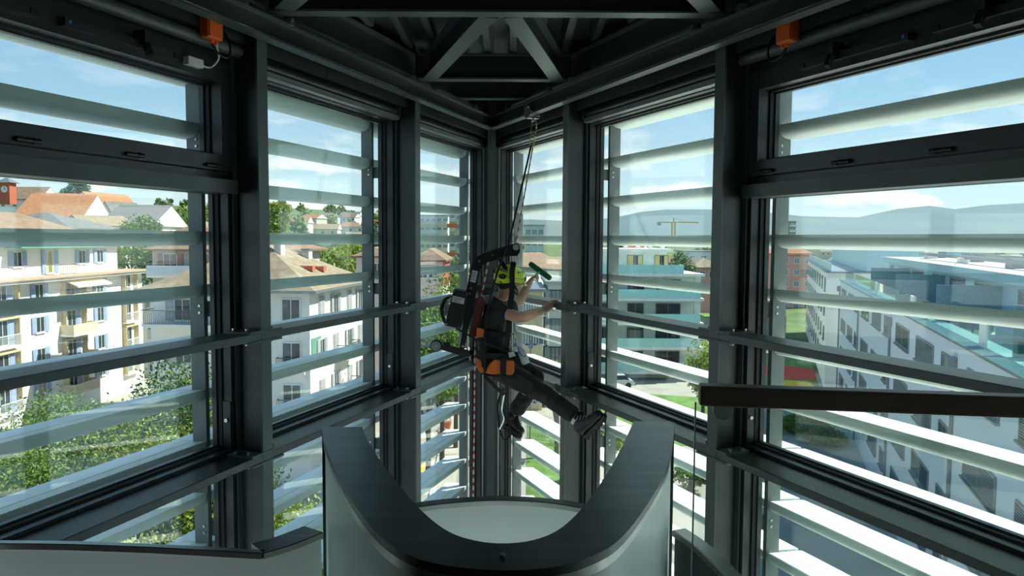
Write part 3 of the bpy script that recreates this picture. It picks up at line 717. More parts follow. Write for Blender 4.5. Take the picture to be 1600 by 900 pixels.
A.chimney(12, 6, A.z(1.2)); A.chimney(24, 7, A.z(1.8))

# --- white corner house with the big tiled hip roof
B = House('corner_house', 'white corner house with brown hipped roof, grey shutters and downpipe', (-13.8, 51), (-12.5, 63.5), 11.5, -3.55)
B.roof('hip', 3.2, TAN, .6)
for h, k in ((-5.0, 0), (-8.0, 1), (-10.9, 0), (-13.8, 1)):
    for u in (2.2, 5.2, 8.4, 11.2): B.win('F', u, h, 1.0, 1.7, 'shuts', closed=(int(u) + k) % 2 == 0)
    B.win('L', 10.2, h - .1, 1.3, 1.9)
    B.win('L', 6.2, h, 1.2, 1.5); B.win('L', 2.4, h, 1.2, 1.5, 'shuts')
    if h < -6:
        B.balcony('F', 6.8, h - 1.0, 3.4, .9, 'bars'); B.balcony('L', 10.2, h - 1.15, 2.0, .3, 'bars')
B.part('bay_glazing', mat('green winter garden glass', (.16, .38, .30), .15, spec=.8), (.25, 2.0, -.06, 0, B.z(-9.0), B.z(-6.9)))
B.balcony('L', 4.2, -5.9, 8.0, 1.4, 'bars')
for y in (3.9,): B.part('downpipe', GUT, (-.12, -.02, y - .06, y + .06, 0, B.H - .2))
B.part('gutter', GUT, (-.7, B.L + .7, -.72, -.58, B.H - .16, B.H + .02), (-.72, -.58, -.7, B.D + .7, B.H - .16, B.H + .02))
for x, y, z in ((3.6, 5.5, 2.9), (5.0, 4.2, 2.5), (8.5, 3.4, 1.8)): B.chimney(x, y, B.H + z, .8, .8)
for x, y in ((4.6, 1.9), (6.4, 1.7)):
    sl = 3.2 / (B.D / 2 + .6)
    B.part('skylight', mat('red flashing', (.55, .16, .08), .6), (x - .3, x + .3, y - .5, y + .5, B.H + sl * (y + .6) - .1, B.H + sl * (y + .6) + .25))

# --- beige house with long balconies left of the corner house
Cc = House('balcony_house', 'beige house with long balconies and tiled roof beside the corner house', (-33.3, 69.5), (-21.2, 68), 10, -1.07, mat('beige render', (.52, .47, .40), .85))
Cc.roof('hip', 1.9, BROWN, .7)
for h in (-2.2, -5.1, -8.0, -10.9):
    for u in (1.8, 5.0, 8.4): Cc.win('F', u, h, 1.3, 1.4, None)
    Cc.balcony('F', 5.4, h - 1.3, 10.4, 1.3, 'bars' if h < -3 else 'solid', None if h < -3 else WALLG)
for u in (1.8, 8.4): Cc.part('wood_shutter', mat('pinkish wood shutter', (.45, .27, .19), .7), (u - 1.25, u - .7, -.08, -.02, Cc.z(-2.9), Cc.z(-1.5)), (u + .7, u + 1.25, -.08, -.02, Cc.z(-2.9), Cc.z(-1.5)))
# --- plain white block with planted roof terrace
Tt = House('terrace_block', 'plain white flat roofed block with planted terrace', (-46.5, 92), (-37.0, 92), 14, -2.9)
Tt.part('parapet', DARKR, (0, Tt.L, 0, .06, Tt.H, Tt.H + .9)); Tt.win('F', 5.5, -5.2, .9, 1.2); Tt.win('F', 2.5, -8, 1.1, 1.4, 'shuts')
rngp = random.Random(4)
hb = MB()
for k in range(500):
    c = Vector((rngp.uniform(.5, Tt.L - .5), rngp.uniform(.3, 1.5), Tt.H + rngp.uniform(0, 1.1)))
    a = Vector((rngp.uniform(-1, 1), rngp.uniform(-1, 1), rngp.uniform(-1, 1))).normalized() * .12; b2 = a.cross(Vector((rngp.uniform(-1, 1), rngp.uniform(-1, 1), 1))).normalized() * .08
    hb.add([c - a, c - b2, c + a, c + b2], [(0, 1, 2, 3)])
tag(hb.build('terrace_plants', mat('terrace leaves', (.12, .2, .05), .7, var=.4), Tt.t, local=True), kind='stuff')

# --- gabled houses on the rise, each its own
def gabled(px0, px1, Y, eave_y, ridge_y, roofM, kind, depth, label, wins=2, turn=0.0, M=WALLW, group='gabled houses on the rise', base=None):
    """px0..px1 is how wide the front shows from the tower at distance Y"""
    a = at(px0, 376, Y); b = at(px1, 376, Y + turn)
    eave = (376 - eave_y) / F_PX * Y; rise = (eave_y - ridge_y) / F_PX * Y
    bs = terrain((a.x + b.x) / 2, Y) - 3 if base is None else base
    h = House('gabled_house', label, (a.x, a.y), (b.x, b.y), depth, eave, M, base=min(bs, EYE + eave - 3), group=group)
    h.roof(kind, rise, roofM, .4)
    for k in range(wins):
        h.win('F', h.L * (k + 1) / (wins + 1), eave - 1.3, .9, 1.2)
    return h
gabled(-30, 62, 190, 318, 297, BROWN, 'gable_x', 9, 'long brown roofed house beside the clock turret', 4)
h2 = gabled(58, 124, 178, 336, 306, ORANGE, 'gable_x', 9, 'orange roofed house with twin grey dormers', 3, 4)
for u in (.22, .55):
    x = h2.L * u; d = h2.part('dormer', GREYT, (x - 1.2, x + 1.2, 1.0, 5, h2.H + .4, h2.H + 2.6)); h2.part('dormer_window', PANEB, (x - .8, x + .8, .93, 1.0, h2.H + .8, h2.H + 2.3), par=d)
gabled(128, 172, 154, 345, 306, ORANGE, 'gable_y', 12, 'tall white gable house with orange roof and flagpole', 1, 20)
h3 = gabled(150, 216, 200, 330, 305, ORANGE, 'gable_x', 7, 'orange roofed house with skylights behind the white gable', 2, 16)
for u in (.3, .4, .5): h3.part('skylight', PANEB, (h3.L * u - .7, h3.L * u + .7, 2.0, 3.2, h3.H + 1.2, h3.H + 1.75))
gabled(132, 206, 126, 358, 341, TAN, 'gable_x', 8, 'low tan roofed house below the orange gables', 2, 6)
gabled(236, 292, 140, 358, 322, GREYT, 'gable_y', 9, 'white gable house with dark grey roof', 3, 22)
gabled(184, 230, 178, 352, 320, GREYT, 'gable_x', 7, 'grey roofed house wing with shaded balcony', 2, 8)
gabled(262, 335, 122, 372, 350, BROWN, 'hip', 10, 'low brown hipped roof house by the garden trees', 2)
gabled(-60, 108, 105, 362, 336, GREYT, 'hip', 14, 'broad grey hipped roof behind the shuttered house', 2)
gabled(432, 480, 330, 352, 342, BROWN, 'gable_x', 10, 'pale house with brown roof low on the wooded hill', 3)
# clock turret
c = at(12, 300, 185)
t = thing('clock_turret', 'red brick clock turret with grey cap on the brown roof', 'tower', None, (c.x, c.y, c.z - 3))
MB().box(c.x - 1.3, c.x + 1.3, c.y - 1.3, c.y + 1.3, c.z - 3, c.z + 2.2).build('shaft', mat('red turret brick', (.45, .12, .06), .85), t)
MB().add([(c.x - 2, c.y - 2, c.z + 2.2), (c.x + 2, c.y - 2, c.z + 2.2), (c.x + 2, c.y + 2, c.z + 2.2), (c.x - 2, c.y + 2, c.z + 2.2), (c.x, c.y, c.z + 3.6)], [(0, 3, 2, 1), (0, 1, 4), (1, 2, 4), (2, 3, 4), (3, 0, 4)]).build('cap', GUT, t)
MB().disc((c.x + .1, c.y - 1.35, c.z + .6), (0, 1, 0), .8, .1, 20).build('clock_face', WFR, t)
MB().bar((c.x + .1, c.y - 1.42, c.z + .6), (c.x + .1, c.y - 1.42, c.z + 1.2), .1, .06).bar((c.x + .1, c.y - 1.42, c.z + .6), (c.x + .5, c.y - 1.42, c.z + .4), .1, .06).build('clock_hands', DARKM, t)

# --- beyond the corner: pink house, apartment slabs
Pk = gabled(645, 692, 80, 409, 391, BROWN, 'hip', 9, 'pale house with tiled hip roof and red gable end past the corner', 2, 0, mat('pale rose render', (.66, .56, .54), .85), None)
Pk.part('red_cladding', mat('red boards', (.55, .12, .09), .7), (Pk.L, Pk.L + .05, .5, 8.5, Pk.H - 2.8, Pk.H - .2))
gabled(556, 606, 72, 403, 389, BROWN, 'hip', 9, 'pinkish house with brown hip roof behind the corner house', 2, 0, mat('pale rose render', (.66, .56, .54), .85), None)
def slab(name, label, px0, px1, Y, top_y, floors, cols, M, fh=2.9, depth=12, bal=None, turn=0, base=None, ww=1.3, wh=1.4, pane='paneb', frame='frame', group=None):
    a = at(px0, 376, Y); b = at(px1, 376, Y + turn); top = (376 - top_y) / F_PX * Y
    h = House(name, label, (a.x, a.y), (b.x, b.y), depth, top, M, base=min(EYE + top - floors * fh - .5, terrain(a.x, Y)) if base is None else base, group=group)
    for f in range(floors):
        for k in range(cols):
            h.win('F', h.L * (k + .5) / cols, top - 1.6 - f * fh, ww, wh, pane=pane, frame=frame)
        if bal: h.balcony('F', h.L * bal[0], top - 2.75 - f * fh, h.L * bal[1], 1.3, 'solid', bal[2])
    h.part('roof_slab', GUT, (-.3, h.L + .3, -.3, depth + .3, h.H, h.H + .3))
    return h
sA = slab('apartment_slab', 'cream apartment slab with orange awnings past the corner', 702, 742, 230, 334, 8, 4, CREAM, bal=(.12, .22, WALLG))
for f, k in ((1, .12), (4, .12)): sA.part('awning', mat('orange awning', (.75, .20, .05), .8), (sA.L * k - 1.5, sA.L * k + 1.5, -1.5, -1.2, sA.H - 1.9 - f * 2.9, sA.H - .7 - f * 2.9))
slab('apartment_slab', 'long white apartment slab behind the tiled hip roof', 655, 700, 250, 340, 8, 5, WALLG, bal=(.5, .96, WALLG))
# right of the corner
slab('apartment_slab', 'cream house with blue windows behind the cleaned pane', 812, 849, 74, 458, 4, 3, CREAM, ww=1.0, base=GZ)
slab('apartment_slab', 'grey blue glazed block beside the cream house', 857, 893, 76, 446, 4, 6, mat('grey blue panels', (.40, .46, .48), .6), base=GZ, ww=.9, wh=2.0, frame='dframe')
gabled(822, 886, 110, 425, 398, BROWN, 'gable_x', 10, 'brown roofed house above the cream house', 3, 10, WALLW, None)
slab('apartment_slab', 'small white block above the brown roof', 820, 850, 200, 355, 4, 3, WALLG)
slab('apartment_slab', 'distant white flats on the slope by the corner', 803, 815, 300, 338, 6, 2, WALLW)
slab('apartment_slab', 'white stepped building behind the teal balconies', 1074, 1125, 170, 394, 6, 3, WALLG, fh=3.1)
gabled(1084, 1128, 135, 418, 403, TAN, 'hip', 12, 'tan hipped roof beside the white stepped building', 2, 0, PINK, None)
slab('apartment_tower', 'small dark tower block on the horizon', 1233, 1243, 420, 346, 7, 2, mat('dark render', (.30, .29, .28), .8), bal=(.5, 1.05, WALLW))

# --- building with teal glass balconies
a = at(918, 376, 92); b = at(1094, 376, 92)
Dd = House('balcony_building', 'pale apartment building with teal glass balconies on each floor', (a.x, 92), (b.x, 92), 16, -4.0, mat('pale mint render', (.66, .74, .69), .8), base=GZ)
Dd.part('penthouse', mat('pale mint render', (.52, .62, .58)), (.6, Dd.L - 3.6, 2.2, 14, Dd.H, Dd.z(-1.45)))
Dd.part('penthouse_roof', WALLW, (.2, Dd.L - 3.0, 1.2, 14.5, Dd.z(-1.45), Dd.z(-1.1)))
for u, ww, cu in ((1.6, .9, 0), (6.2, 1.9, 1), (9.5, 1.7, 1)): Dd.win('F', u, -2.75, ww, 1.7, off=-2.2, curtain=bool(cu), pane='pane', frame='dframe')
for f in range(5):
    zz = -4.0 - f * 2.95
    o = Dd.part('floor_slab', WALLW, (-.3, Dd.L + .1, -2.2, .2, Dd.z(zz) - .35, Dd.z(zz)))
    Dd.part('balcony_glass', TEALG, (-.2, Dd.L - (2.4 if f == 0 else .3), -2.16, -2.1, Dd.z(zz), Dd.z(zz) + 1.05), par=o)
    Dd.part('balcony_side_glass', TEALG, (Dd.L - (2.46 if f == 0 else .36), Dd.L - (2.4 if f == 0 else .3), -2.1, 0, Dd.z(zz), Dd.z(zz) + 1.05), par=o)
    if f == 4: break                           # the lowest slab stands close above the ground
    for u, ww in ((2.2, 2.4), (6.0, 2.0), (10.0, 3.0)): Dd.win('F', u, zz - 1.75, ww, 1.9, frame='dframe')
    Dd.part('corner_pillar', WALLG, (Dd.L - .9, Dd.L - .2, -1.6, -1.0, Dd.z(zz) - 2.95, Dd.z(zz) - .35))
Dd.part('roof_vents', WALLW, *[(2.0 + 1.6 * k, 2.5 + 1.6 * k, 5, 5.5, Dd.z(-1.1), Dd.z(-.55)) for k in range(6)])

# --- long white block along the courtyard
dE = Vector((math.sin(.3267), math.cos(.3267)))
pE = Vector((22.7, 43.6)); e0 = pE + dE * 38.5; e1 = pE - dE * 34
E_ = House('long_block', 'long white apartment block with dark blinds, zinc downpipes and glass parapet', (e0.x, e0.y), (e1.x, e1.y), 18, -4.15, mat('cool white render', (.74, .77, .80), .8, var=.03, scale=.3), base=GZ)
tot = E_.L
uz = lambda z: (80.06 - z) / .947
pipes = [79.6, 63.2, 46.9, 30.8, 14.6]
for f, h in enumerate((-5.45, -8.5, -11.4, -14.2)):
    for zp in pipes:
        for q, (dz, ww) in enumerate(((4.0, 4.3), (10.1, 4.2), (14.6, 1.7))):
            u = uz(zp - dz)
            if 0 < u - ww / 2 and u + ww / 2 < tot: E_.win('F', u, h, ww, 1.12, blind=(q + f) % 3 != 0, frame='dframe', pane='pane')
for zp in pipes:
    u = uz(zp)
    if 0 < u < tot: E_.part('downpipe', GUT, (u - .07, u + .07, -.14, -.02, 0, E_.H - 1.0)); E_.part('rain_hopper', GUT, (u - .3, u + .3, -.34, -.02, E_.H - 1.15, E_.H - .6))
E_.part('parapet_capping', GUT, (-.1, tot + .1, -.15, .55, E_.H, E_.H + .10))
o = E_.part('glass_parapet', glass_mat('teal parapet glass', (.55, .80, .78)), (0, tot, .50, .54, E_.H + .1, E_.H + 1.05))
for u in np.arange(9, tot, 15.0): E_.part('parapet_panel', WALLW, (u - .5, u + .5, .44, .5, E_.H + .1, E_.H + 1.05), par=o)
E_.part('penthouse', TEALW, (3, tot, 4.0, 17, E_.H, E_.z(-1.75)))
E_.part('penthouse_roof', mat('roof gravel', (.62, .60, .56), .9, var=.2, scale=3), (2.6, tot, 3.5, 17.5, E_.z(-1.75), E_.z(-1.55)))
E_.part('roof_fascia', TEALW, (2.5, tot + .1, 3.42, 3.5, E_.z(-2.0), E_.z(-1.5)))
for q, u in enumerate(np.arange(6.5, tot - 3, 6.6)):
    E_.win('F', u, -3.15, (1.6, 3.8, 4.6)[q % 3], 1.7, off=-4.0, frame='dframe', blind=q % 2 == 0)
    if q % 2 == 1: E_.part('terrace_divider', mat('frosted divider', (.20, .30, .30), .3), (u + 3.0, u + 3.08, 1.0, 4.0, E_.H, E_.H + 1.9))
rg = random.Random(8)
for q in range(26):
    u = 4 + (tot - 6) * q / 26; y = rg.uniform(5.5, 15); sz = rg.uniform(.4, 1.1)
    E_.part('roof_unit', WALLW if q % 3 else GUT, (u, u + sz * 1.6, y, y + sz, E_.z(-1.55), E_.z(-1.55) + sz * .7))
for y in (6, 9.5): E_.part('roof_duct', GUT, (8, tot - 2, y, y + .25, E_.z(-1.25), E_.z(-1.0)))
# its far wing
f0 = Vector((55.1, 140)); f1 = Vector((36.0, 85.5))
F2 = House('far_wing', 'farther white wing with loggias beyond the long block', (f0.x, f0.y), (f1.x, f1.y), 16, -3.6, WALLW, base=GZ)
for k in range(10):
    for h in (-5.1, -8.0, -10.9, -13.8): F2.win('F', 3 + k * 5.6, h, 2.2, 1.5, frame='dframe')
F2.part('roof_slab', GUT, (-.2, F2.L + .2, -.2, 16, F2.H, F2.H + .15)); F2.part('glass_parapet', TEALG, (0, F2.L, .3, .35, F2.H + .15, F2.H + 1.1)); F2.part('penthouse', TEALW, (2, F2.L, 4, 15, F2.H, F2.H + 2.6))
# salmon house with orange roof
Sa = slab('salmon_house', 'salmon pink apartment house with orange tiled roof beyond the courtyard', 1186, 1272, 190, 397, 6, 5, PINK, base=GZ)
Sa.roof('hip', 3.6, ORANGE, .5)
sh = House('shed_block', 'flat green roofed annex at the foot of the salmon house', (33, 128), (47, 128), 6, -13.2, mat('dull wall', (.3, .3, .27), .9), base=GZ)
sh.part('green_roof', LAWN, (0, sh.L, 0, 6, sh.H, sh.H + .2))

# --- scattered far houses on the hill and plain
rf = random.Random(12)
walls = [WALLW, WALLG, CREAM, mat('beige render', (.52, .47, .40))]; roofs = [BROWN, ORANGE, TAN, GREYT]
spots = [(-96.8, 330), (-26, 256), (-16, 236), (6, 206), (2.3, 306), (44, 176), (157, 426)]
for k in range(64):
  for _try in range(40):
    Y = rf.uniform(230, 620); px = rf.uniform(415, 730) if k < 30 else rf.uniform(805, 1640) if k < 60 else rf.uniform(260, 340)
    X = (px - 800) / F_PX * Y; L = rf.uniform(9, 18); D = rf.uniform(8, 11); a_ = rf.uniform(-.6, .6)
    if all((X - p) ** 2 + (Y - q) ** 2 > 27 ** 2 for p, q in spots): break
  spots.append((X, Y))
  if 1:
    bz = terrain(X, Y); hgt = rf.choice((5.5, 6, 8.5, 9))
    h = House('far_house', f'small distant {rf.choice(("white", "pale", "cream"))} house with tiled roof on the far slopes', (X, Y), (X + L * math.cos(a_), Y + L * math.sin(a_)), D, bz + hgt - EYE, walls[k % 4], base=bz - 1, group='far houses', cat='house')
    h.t['label'] = f"small distant {('white', 'pale grey', 'cream', 'beige')[k % 4]} house with {('brown', 'orange', 'tan', 'grey')[(k * 7) % 4]} roof on the far slopes"
    h.roof('gable_x' if k % 3 else 'hip', rf.uniform(2, 3.4), roofs[(k * 7) % 4], .4)
    for q in range(3): h.win('F', L * (q + .5) / 3, bz + hgt - EYE - 1.6, 1.1, 1.3)
# tower crane far off
c = at(1052, 372, 600)
t = thing('tower_crane', 'yellow tower crane on the horizon', 'crane', None, (c.x, c.y, c.z - 8))
YEL = mat('crane yellow', (.62, .36, .05), .6)
mast = MB(); 
for sx in (-1.2, 1.2):
    for sy in (-1.2, 1.2): mast.box(c.x + sx - .3, c.x + sx + .3, c.y + sy - .3, c.y + sy + .3, c.z - 8, c.z + 12)
for q in range(7): mast.bar((c.x - 1.2, c.y - 1.2, c.z - 8 + q * 2.8), (c.x + 1.2, c.y - 1.2, c.z - 5.2 + q * 2.8), .3, .3)
mast.build('mast', YEL, t)
MB().bar((c.x - 13, c.y, c.z + 12.5), (c.x + 20, c.y, c.z + 12.5), 1.0, .9).build('jib', YEL, t)
MB().bar((c.x, c.y, c.z + 12), (c.x, c.y, c.z + 16), .8, .8).bar((c.x, c.y, c.z + 15.6), (c.x + 12, c.y, c.z + 12.8), .25, .25).build('apex', YEL, t)
MB().box(c.x - 13, c.x - 10, c.y - .8, c.y + .8, c.z + 10, c.z + 12.2).build('counterweight', GUT, t)

# mountains on the horizon
def ridge(name, label, pts, Y0, col):
    # ridge line given as bearings and elevations, with slopes running down on both sides
    P = [at(x, 376, Y0) for x, _ in pts]; H = [(376 - y) / F_PX * Y0 for _, y in pts]
    m = MB(); rows = []; rr = random.Random(len(pts))
    for f, dy in ((0, -.34), (.34, -.22), (.72, -.09), (1, 0), (.6, .12), (0, .3)):
        row = []
        for p, h in zip(P, H):
            row.append(Vector((p.x * (1 + dy), Y0 * (1 + dy), EYE - 20 + (h + 20) * f * (1 + rr.uniform(-.03, .03) * (f > 0)))))
        rows.append(row)
    n = len(P); fs = [(j * n + i, j * n + i + 1, (j + 1) * n + i + 1, (j + 1) * n + i) for j in range(5) for i in range(n - 1)]
    m.add([q for r in rows for q in r], fs)
    o = m.build(name, mat('mountain ' + name, col, .95, var=.25, scale=.004), smooth='all'); return tag(o, label, 'mountain')
ridge('mountain_ridge', 'long wooded mountain ridge on the horizon', [(700, 352), (780, 346), (830, 344), (900, 347), (960, 341), (1000, 333), (1040, 328), (1100, 327), (1180, 331), (1250, 336), (1340, 338), (1400, 326), (1450, 321), (1490, 324), (1540, 317), (1600, 315), (1700, 320), (1850, 330), (2100, 345)], 4200, (.07, .10, .07))

# --- trees
def leafmat(name, col): return mat('leaves ' + name, col, .55, var=.45, scale=1.2, transl=.35)
LV = {'yellow': leafmat('yellow green', (.26, .33, .045)), 'mid': leafmat('mid green', (.14, .235, .04)), 'dark': leafmat('dark green', (.065, .13, .04)), 'olive': leafmat('olive', (.20, .25, .06))}
BARK = mat('bark', (.10, .075, .05), .9, var=.3, scale=6)
def foliage_mesh(blobs, n, size, seed):
    """leaf blades clustered on twigs through the given ellipsoids: real folded quads, not cards of leaves"""
    rs = np.random.RandomState(seed); vol = np.array([b[3] * b[4] * b[5] for b in blobs]); pr = vol ** .75; pr = pr / pr.sum()
    which = rs.choice(len(blobs), n, p=pr); Bq = np.array(blobs)[which]
    ntw = max(20, n // 14)
    d = rs.normal(size=(n, 3)); d /= np.linalg.norm(d, axis=1)[:, None]
    tw = rs.normal(size=(ntw, 3)); tw /= np.linalg.norm(tw, axis=1)[:, None]; ti = rs.randint(0, ntw, n)
    dd = tw[ti] * rs.uniform(.55, 1.0, ntw)[ti][:, None] + d * .16
    C = Bq[:, :3] + dd * Bq[:, 3:6]
    a = rs.normal(size=(n, 3)); a /= np.linalg.norm(a, axis=1)[:, None]
    nn = tw[ti] + rs.normal(size=(n, 3)) * .7 + np.array([0, 0, .5]); b = np.cross(a, nn); b /= np.linalg.norm(b, axis=1)[:, None] + 1e-6
    sz = size * rs.uniform(.6, 1.3, n)[:, None]
    V = np.stack([C - a * sz, C + b * sz * .45, C + a * sz, C - b * sz * .45], 1).reshape(-1, 3)
    me = bpy.data.meshes.new('foliage'); me.vertices.add(4 * n); me.vertices.foreach_set('co', V.ravel())
    me.loops.add(4 * n); me.loops.foreach_set('vertex_index', np.arange(4 * n)); me.polygons.add(n)
    me.polygons.foreach_set('loop_start', np.arange(0, 4 * n, 4)); me.polygons.foreach_set('loop_total', np.full(n, 4)); me.update(calc_edges=True); me.validate()
    return me
def tree(label, x, y, z0, top, rx, rz, n, size, kind, seed, name='tree', group=None, nb=9, trunk=.16):
    """top: height of the crown's top, rx/rz: crown half width and half height"""
    t = thing(name, label, 'tree' if name != 'shrub' else 'shrub', group, (x, y, z0)); r = random.Random(seed)
    zc_ = top - z0 - rz; blobs = [(0, 0, zc_, rx * .8, rx * .8, rz * .9)]
    for k in range(nb):
        a = r.uniform(0, 6.28); e = r.uniform(-.75, .85); q = math.sqrt(1 - e * e)
        s = r.uniform(.34, .5); blobs.append((rx * .68 * q * math.cos(a), rx * .68 * q * math.sin(a), zc_ + rz * .68 * e, rx * s, rx * s, rz * s * .8))
    me = foliage_mesh(blobs, n, size, seed); me.materials.append(LV[kind]); put(me, 'foliage', t)
    m = MB().tube([(0, 0, 0), (.05, .02, zc_ * .5), (0, 0, zc_ + rz * .3)], [trunk, trunk * .8, trunk * .3], 8)
    for k in range(5):
        b = blobs[1 + k % (len(blobs) - 1)]; m.tube([(0, 0, max(.2, zc_ * (.4 + .1 * k))), (b[0] * .5, b[1] * .5, (zc_ * (.5 + .1 * k) + b[2]) / 2), (b[0], b[1], b[2])], [trunk * .5, trunk * .35, trunk * .12], 6)
    o = m.build('trunk', BARK, t, local=True); return t
near = [(-16.5, 20, -6.2, 3.2, 4.2, 'mid'), (-12.5, 20.5, -8.0, 3.0, 3.8, 'yellow'), (-9.2, 21.5, -9.2, 2.4, 3.4, 'olive'), (-18.5, 27, -5.6, 3.6, 5.0, 'mid'), (-14.2, 28, -6.0, 3.4, 5.0, 'yellow'), (-12.9, 31.5, -4.0, 3.4, 5.8, 'dark'), (-8.0, 27.5, -9.4, 2.2, 3.2, 'yellow'), (-6.9, 33, -11.2, 2.2, 2.6, 'olive'), (-20.5, 33, -6.4, 3.2, 4.5, 'mid'), (-15.8, 35, -5.6, 3.0, 4.6, 'yellow')]
nlab = ['leafy garden tree below the shuttered house, beside the tower foot', 'low yellow green garden tree spreading under the window ledge', 'olive green bushy tree close to the tower foot', 'broad leafy tree in front of the shuttered facade', 'tall yellow green tree between garden and facade', 'dark feathery evergreen topping the garden trees', 'rounded yellow green tree at the foot of the corner house', 'low olive bush in front of the corner house', 'mid green tree at the far edge of the garden', 'upright yellow green tree behind the dark evergreen']
for k, (x, y, tp, rx, rz, kd) in enumerate(near):
    tree(nlab[k], x, y, GZ, EYE + tp, rx, rz, 17000, .10, kd, 100 + k, group='garden trees below the tower')
trees = [('tall slender poplar on the rise', 440, 300, 230, 14, 'mid', 313, 5), ('round green tree right of the grey gable', 222, 130, 338, 3, 'mid', 335, 4),
         ('dense tree below the grey gable house', 235, 100, 372, 4, 'mid', 372, 4)]
def ptree(label, px, Y, top_y, rx, rz, kind, seed, n=1500, size=.4, group=None, base=None):
    X = (px - 800) / F_PX * Y; tp = EYE + (376 - top_y) / F_PX * Y; z0 = terrain(X, Y) if base is None else base
    if Y < 95: rz = min(rz, (tp - z0) / 2 + .05)   # low bushes stand on the ground, not in it
    z0 = z0 if Y < 95 else min(z0, tp - 2 * rz)
    return tree(label, X, Y, z0, tp, rx, rz, n, size, kind, seed, group=group, trunk=.2)
ptree('tall slender poplar standing on the rise', 438, 210, 314, 3.6, 6.0, 'yellow', 1, 2600, .45)
ptree('pale blue green conifer behind the orange roofs', 121, 230, 286, 4.5, 5.5, 'dark', 2, 2200, .5)
ptree('leafy tree in front of the grey gable house', 222, 118, 336, 3.0, 3.4, 'mid', 3, 2200, .28)
ptree('dense garden tree below the grey gable house', 236, 88.8, 378, 2.8, 3.0, 'mid', 4, 2600, .24)
ptree('leafy tree above the flat terrace', 205, 108, 381, 2.6, 2.4, 'yellow', 5, 1600, .24)
ptree('tree between balcony house and hill', 318, 170, 318, 4.5, 6, 'mid', 6, 2200, .4)
ptree('bright tree behind the tiled hip roof', 512, 90, 378, 3.2, 3.2, 'yellow', 7, 2200, .24)
ptree('tall bright tree right of the roof chimneys', 550, 110, 374, 3.6, 4, 'yellow', 8, 2200, .28)
ptree('dark tree on the hill beside the column', 592, 170, 330, 4.5, 6.5, 'dark', 9, 2200, .36)
ptree('big leafy street tree past the corner', 712, 60, 402, 3.4, 5.2, 'yellow', 10, 6500, .19)
ptree('lower leafy street tree past the corner', 690, 54, 452, 3.0, 4.2, 'mid', 11, 6000, .18)
ptree('spreading green tree under the pink house', 668, 50, 478, 2.6, 3.6, 'mid', 12, 5000, .17)
ptree('tall street tree rising before the cream slab', 726, 95, 384, 3.2, 4.6, 'dark', 13, 2600, .26)
ptree('yellowing tree beside the teal balconies', 1103, 72, 520, 2.2, 3.4, 'yellow', 14, 3000, .18)
ptree('dark conifer behind the teal balconies', 1062, 128, 389, 2.6, 4.0, 'dark', 15, 1800, .3)
ptree('garden tree beside the green lawn', 872, 58, 556, 1.8, 2.4, 'olive', 16, 2400, .16)
ptree('courtyard bush by the play lawn', 1262, 66, 652, 2.2, 1.5, 'mid', 17, 2400, .18)
ptree('spiky courtyard bush by the white block', 1300, 62, 672, 2.0, 1.3, 'olive', 18, 2200, .17)
ptree('low autumn shrub below the teal building', 952, 52, 668, 1.5, 1.1, 'olive', 19, 1800, .15)
ptree('flowering shrub on the pale terrace', 1085, 50, 720, 1.4, 1.1, 'mid', 20, 1800, .15)
rt_ = random.Random(33); nh = len(spots)
for k in range(120):
    for _try in range(200):
        Y = rt_.uniform(240, 720); px = rt_.uniform(250, 760) if k < 85 else rt_.uniform(800, 1640)
        X = (px - 800) / F_PX * Y
        if all((X - p - 5 * (j < nh)) ** 2 + (Y - q - 4 * (j < nh)) ** 2 > (22 if j < nh else 13) ** 2 for j, (p, q) in enumerate(spots)): break
    spots.append((X, Y)); z0 = terrain(X, Y); hh = rt_.uniform(8, 15)
    tree(f"distant {('mid green', 'dark green', 'yellow green', 'olive green')[k % 4]} tree on the wooded slopes", X, Y, z0, z0 + hh, rt_.uniform(4, 7), hh * .42, 420, 1.0, ('mid', 'dark', 'yellow', 'olive')[k % 4], 200 + k, group='distant trees', nb=5)

# --- street furniture
c = at(829, 541, 60)
t = thing('parking_sign', 'blue parking sign on a grey post by the street', 'sign', None, (c.x, c.y, GZ))
MB().tube([(c.x, c.y, GZ), (c.x, c.y, c.z + .5)], .05, 8).build('pole', GUT, t)
MB().box(c.x - .16, c.x + .16, c.y - .08, c.y - .05, c.z - .16, c.z + .2).build('plate', mat('sign blue', (.02, .17, .55), .4), t)
MB().box(c.x - .08, c.x - .04, c.y - .09, c.y - .08, c.z - .10, c.z + .14).box(c.x - .04, c.x + .07, c.y - .09, c.y - .08, c.z + .10, c.z + .14).box(c.x - .04, c.x + .07, c.y - .09, c.y - .08, c.z - .01, c.z + .03).box(c.x + .04, c.x + .08, c.y - .09, c.y - .08, c.z, c.z + .13).build('letter_p', WFR, t)
for k, (px, Y) in enumerate(((699, 66), (690, 62.5))):
    X = (px - 800) / F_PX * Y
    t = thing('flower_pot', ('terracotta pot of white flowers on the street corner', 'terracotta pot of low flowers by the kerb')[k], 'pot', None, (X, Y, GZ + .12)); GP = GZ + .12
    MB().rings([[Vector((X + r * math.cos(a), Y + r * math.sin(a), GP + z)) for a in np.linspace(0, 2 * math.pi, 14)[:-1]] for r, z in ((.25, .0), (.36, .55), (.39, .62), (.32, .62))]).build('pot', mat('terracotta', (.55, .17, .07), .8), t)
    me = foliage_mesh([(0, 0, .85, .42, .42, .3)], 220, .08, 70 + k); me.materials.append(mat('white petals', (.75, .72, .66), .7, var=.15)); put(me, 'flowers', t)
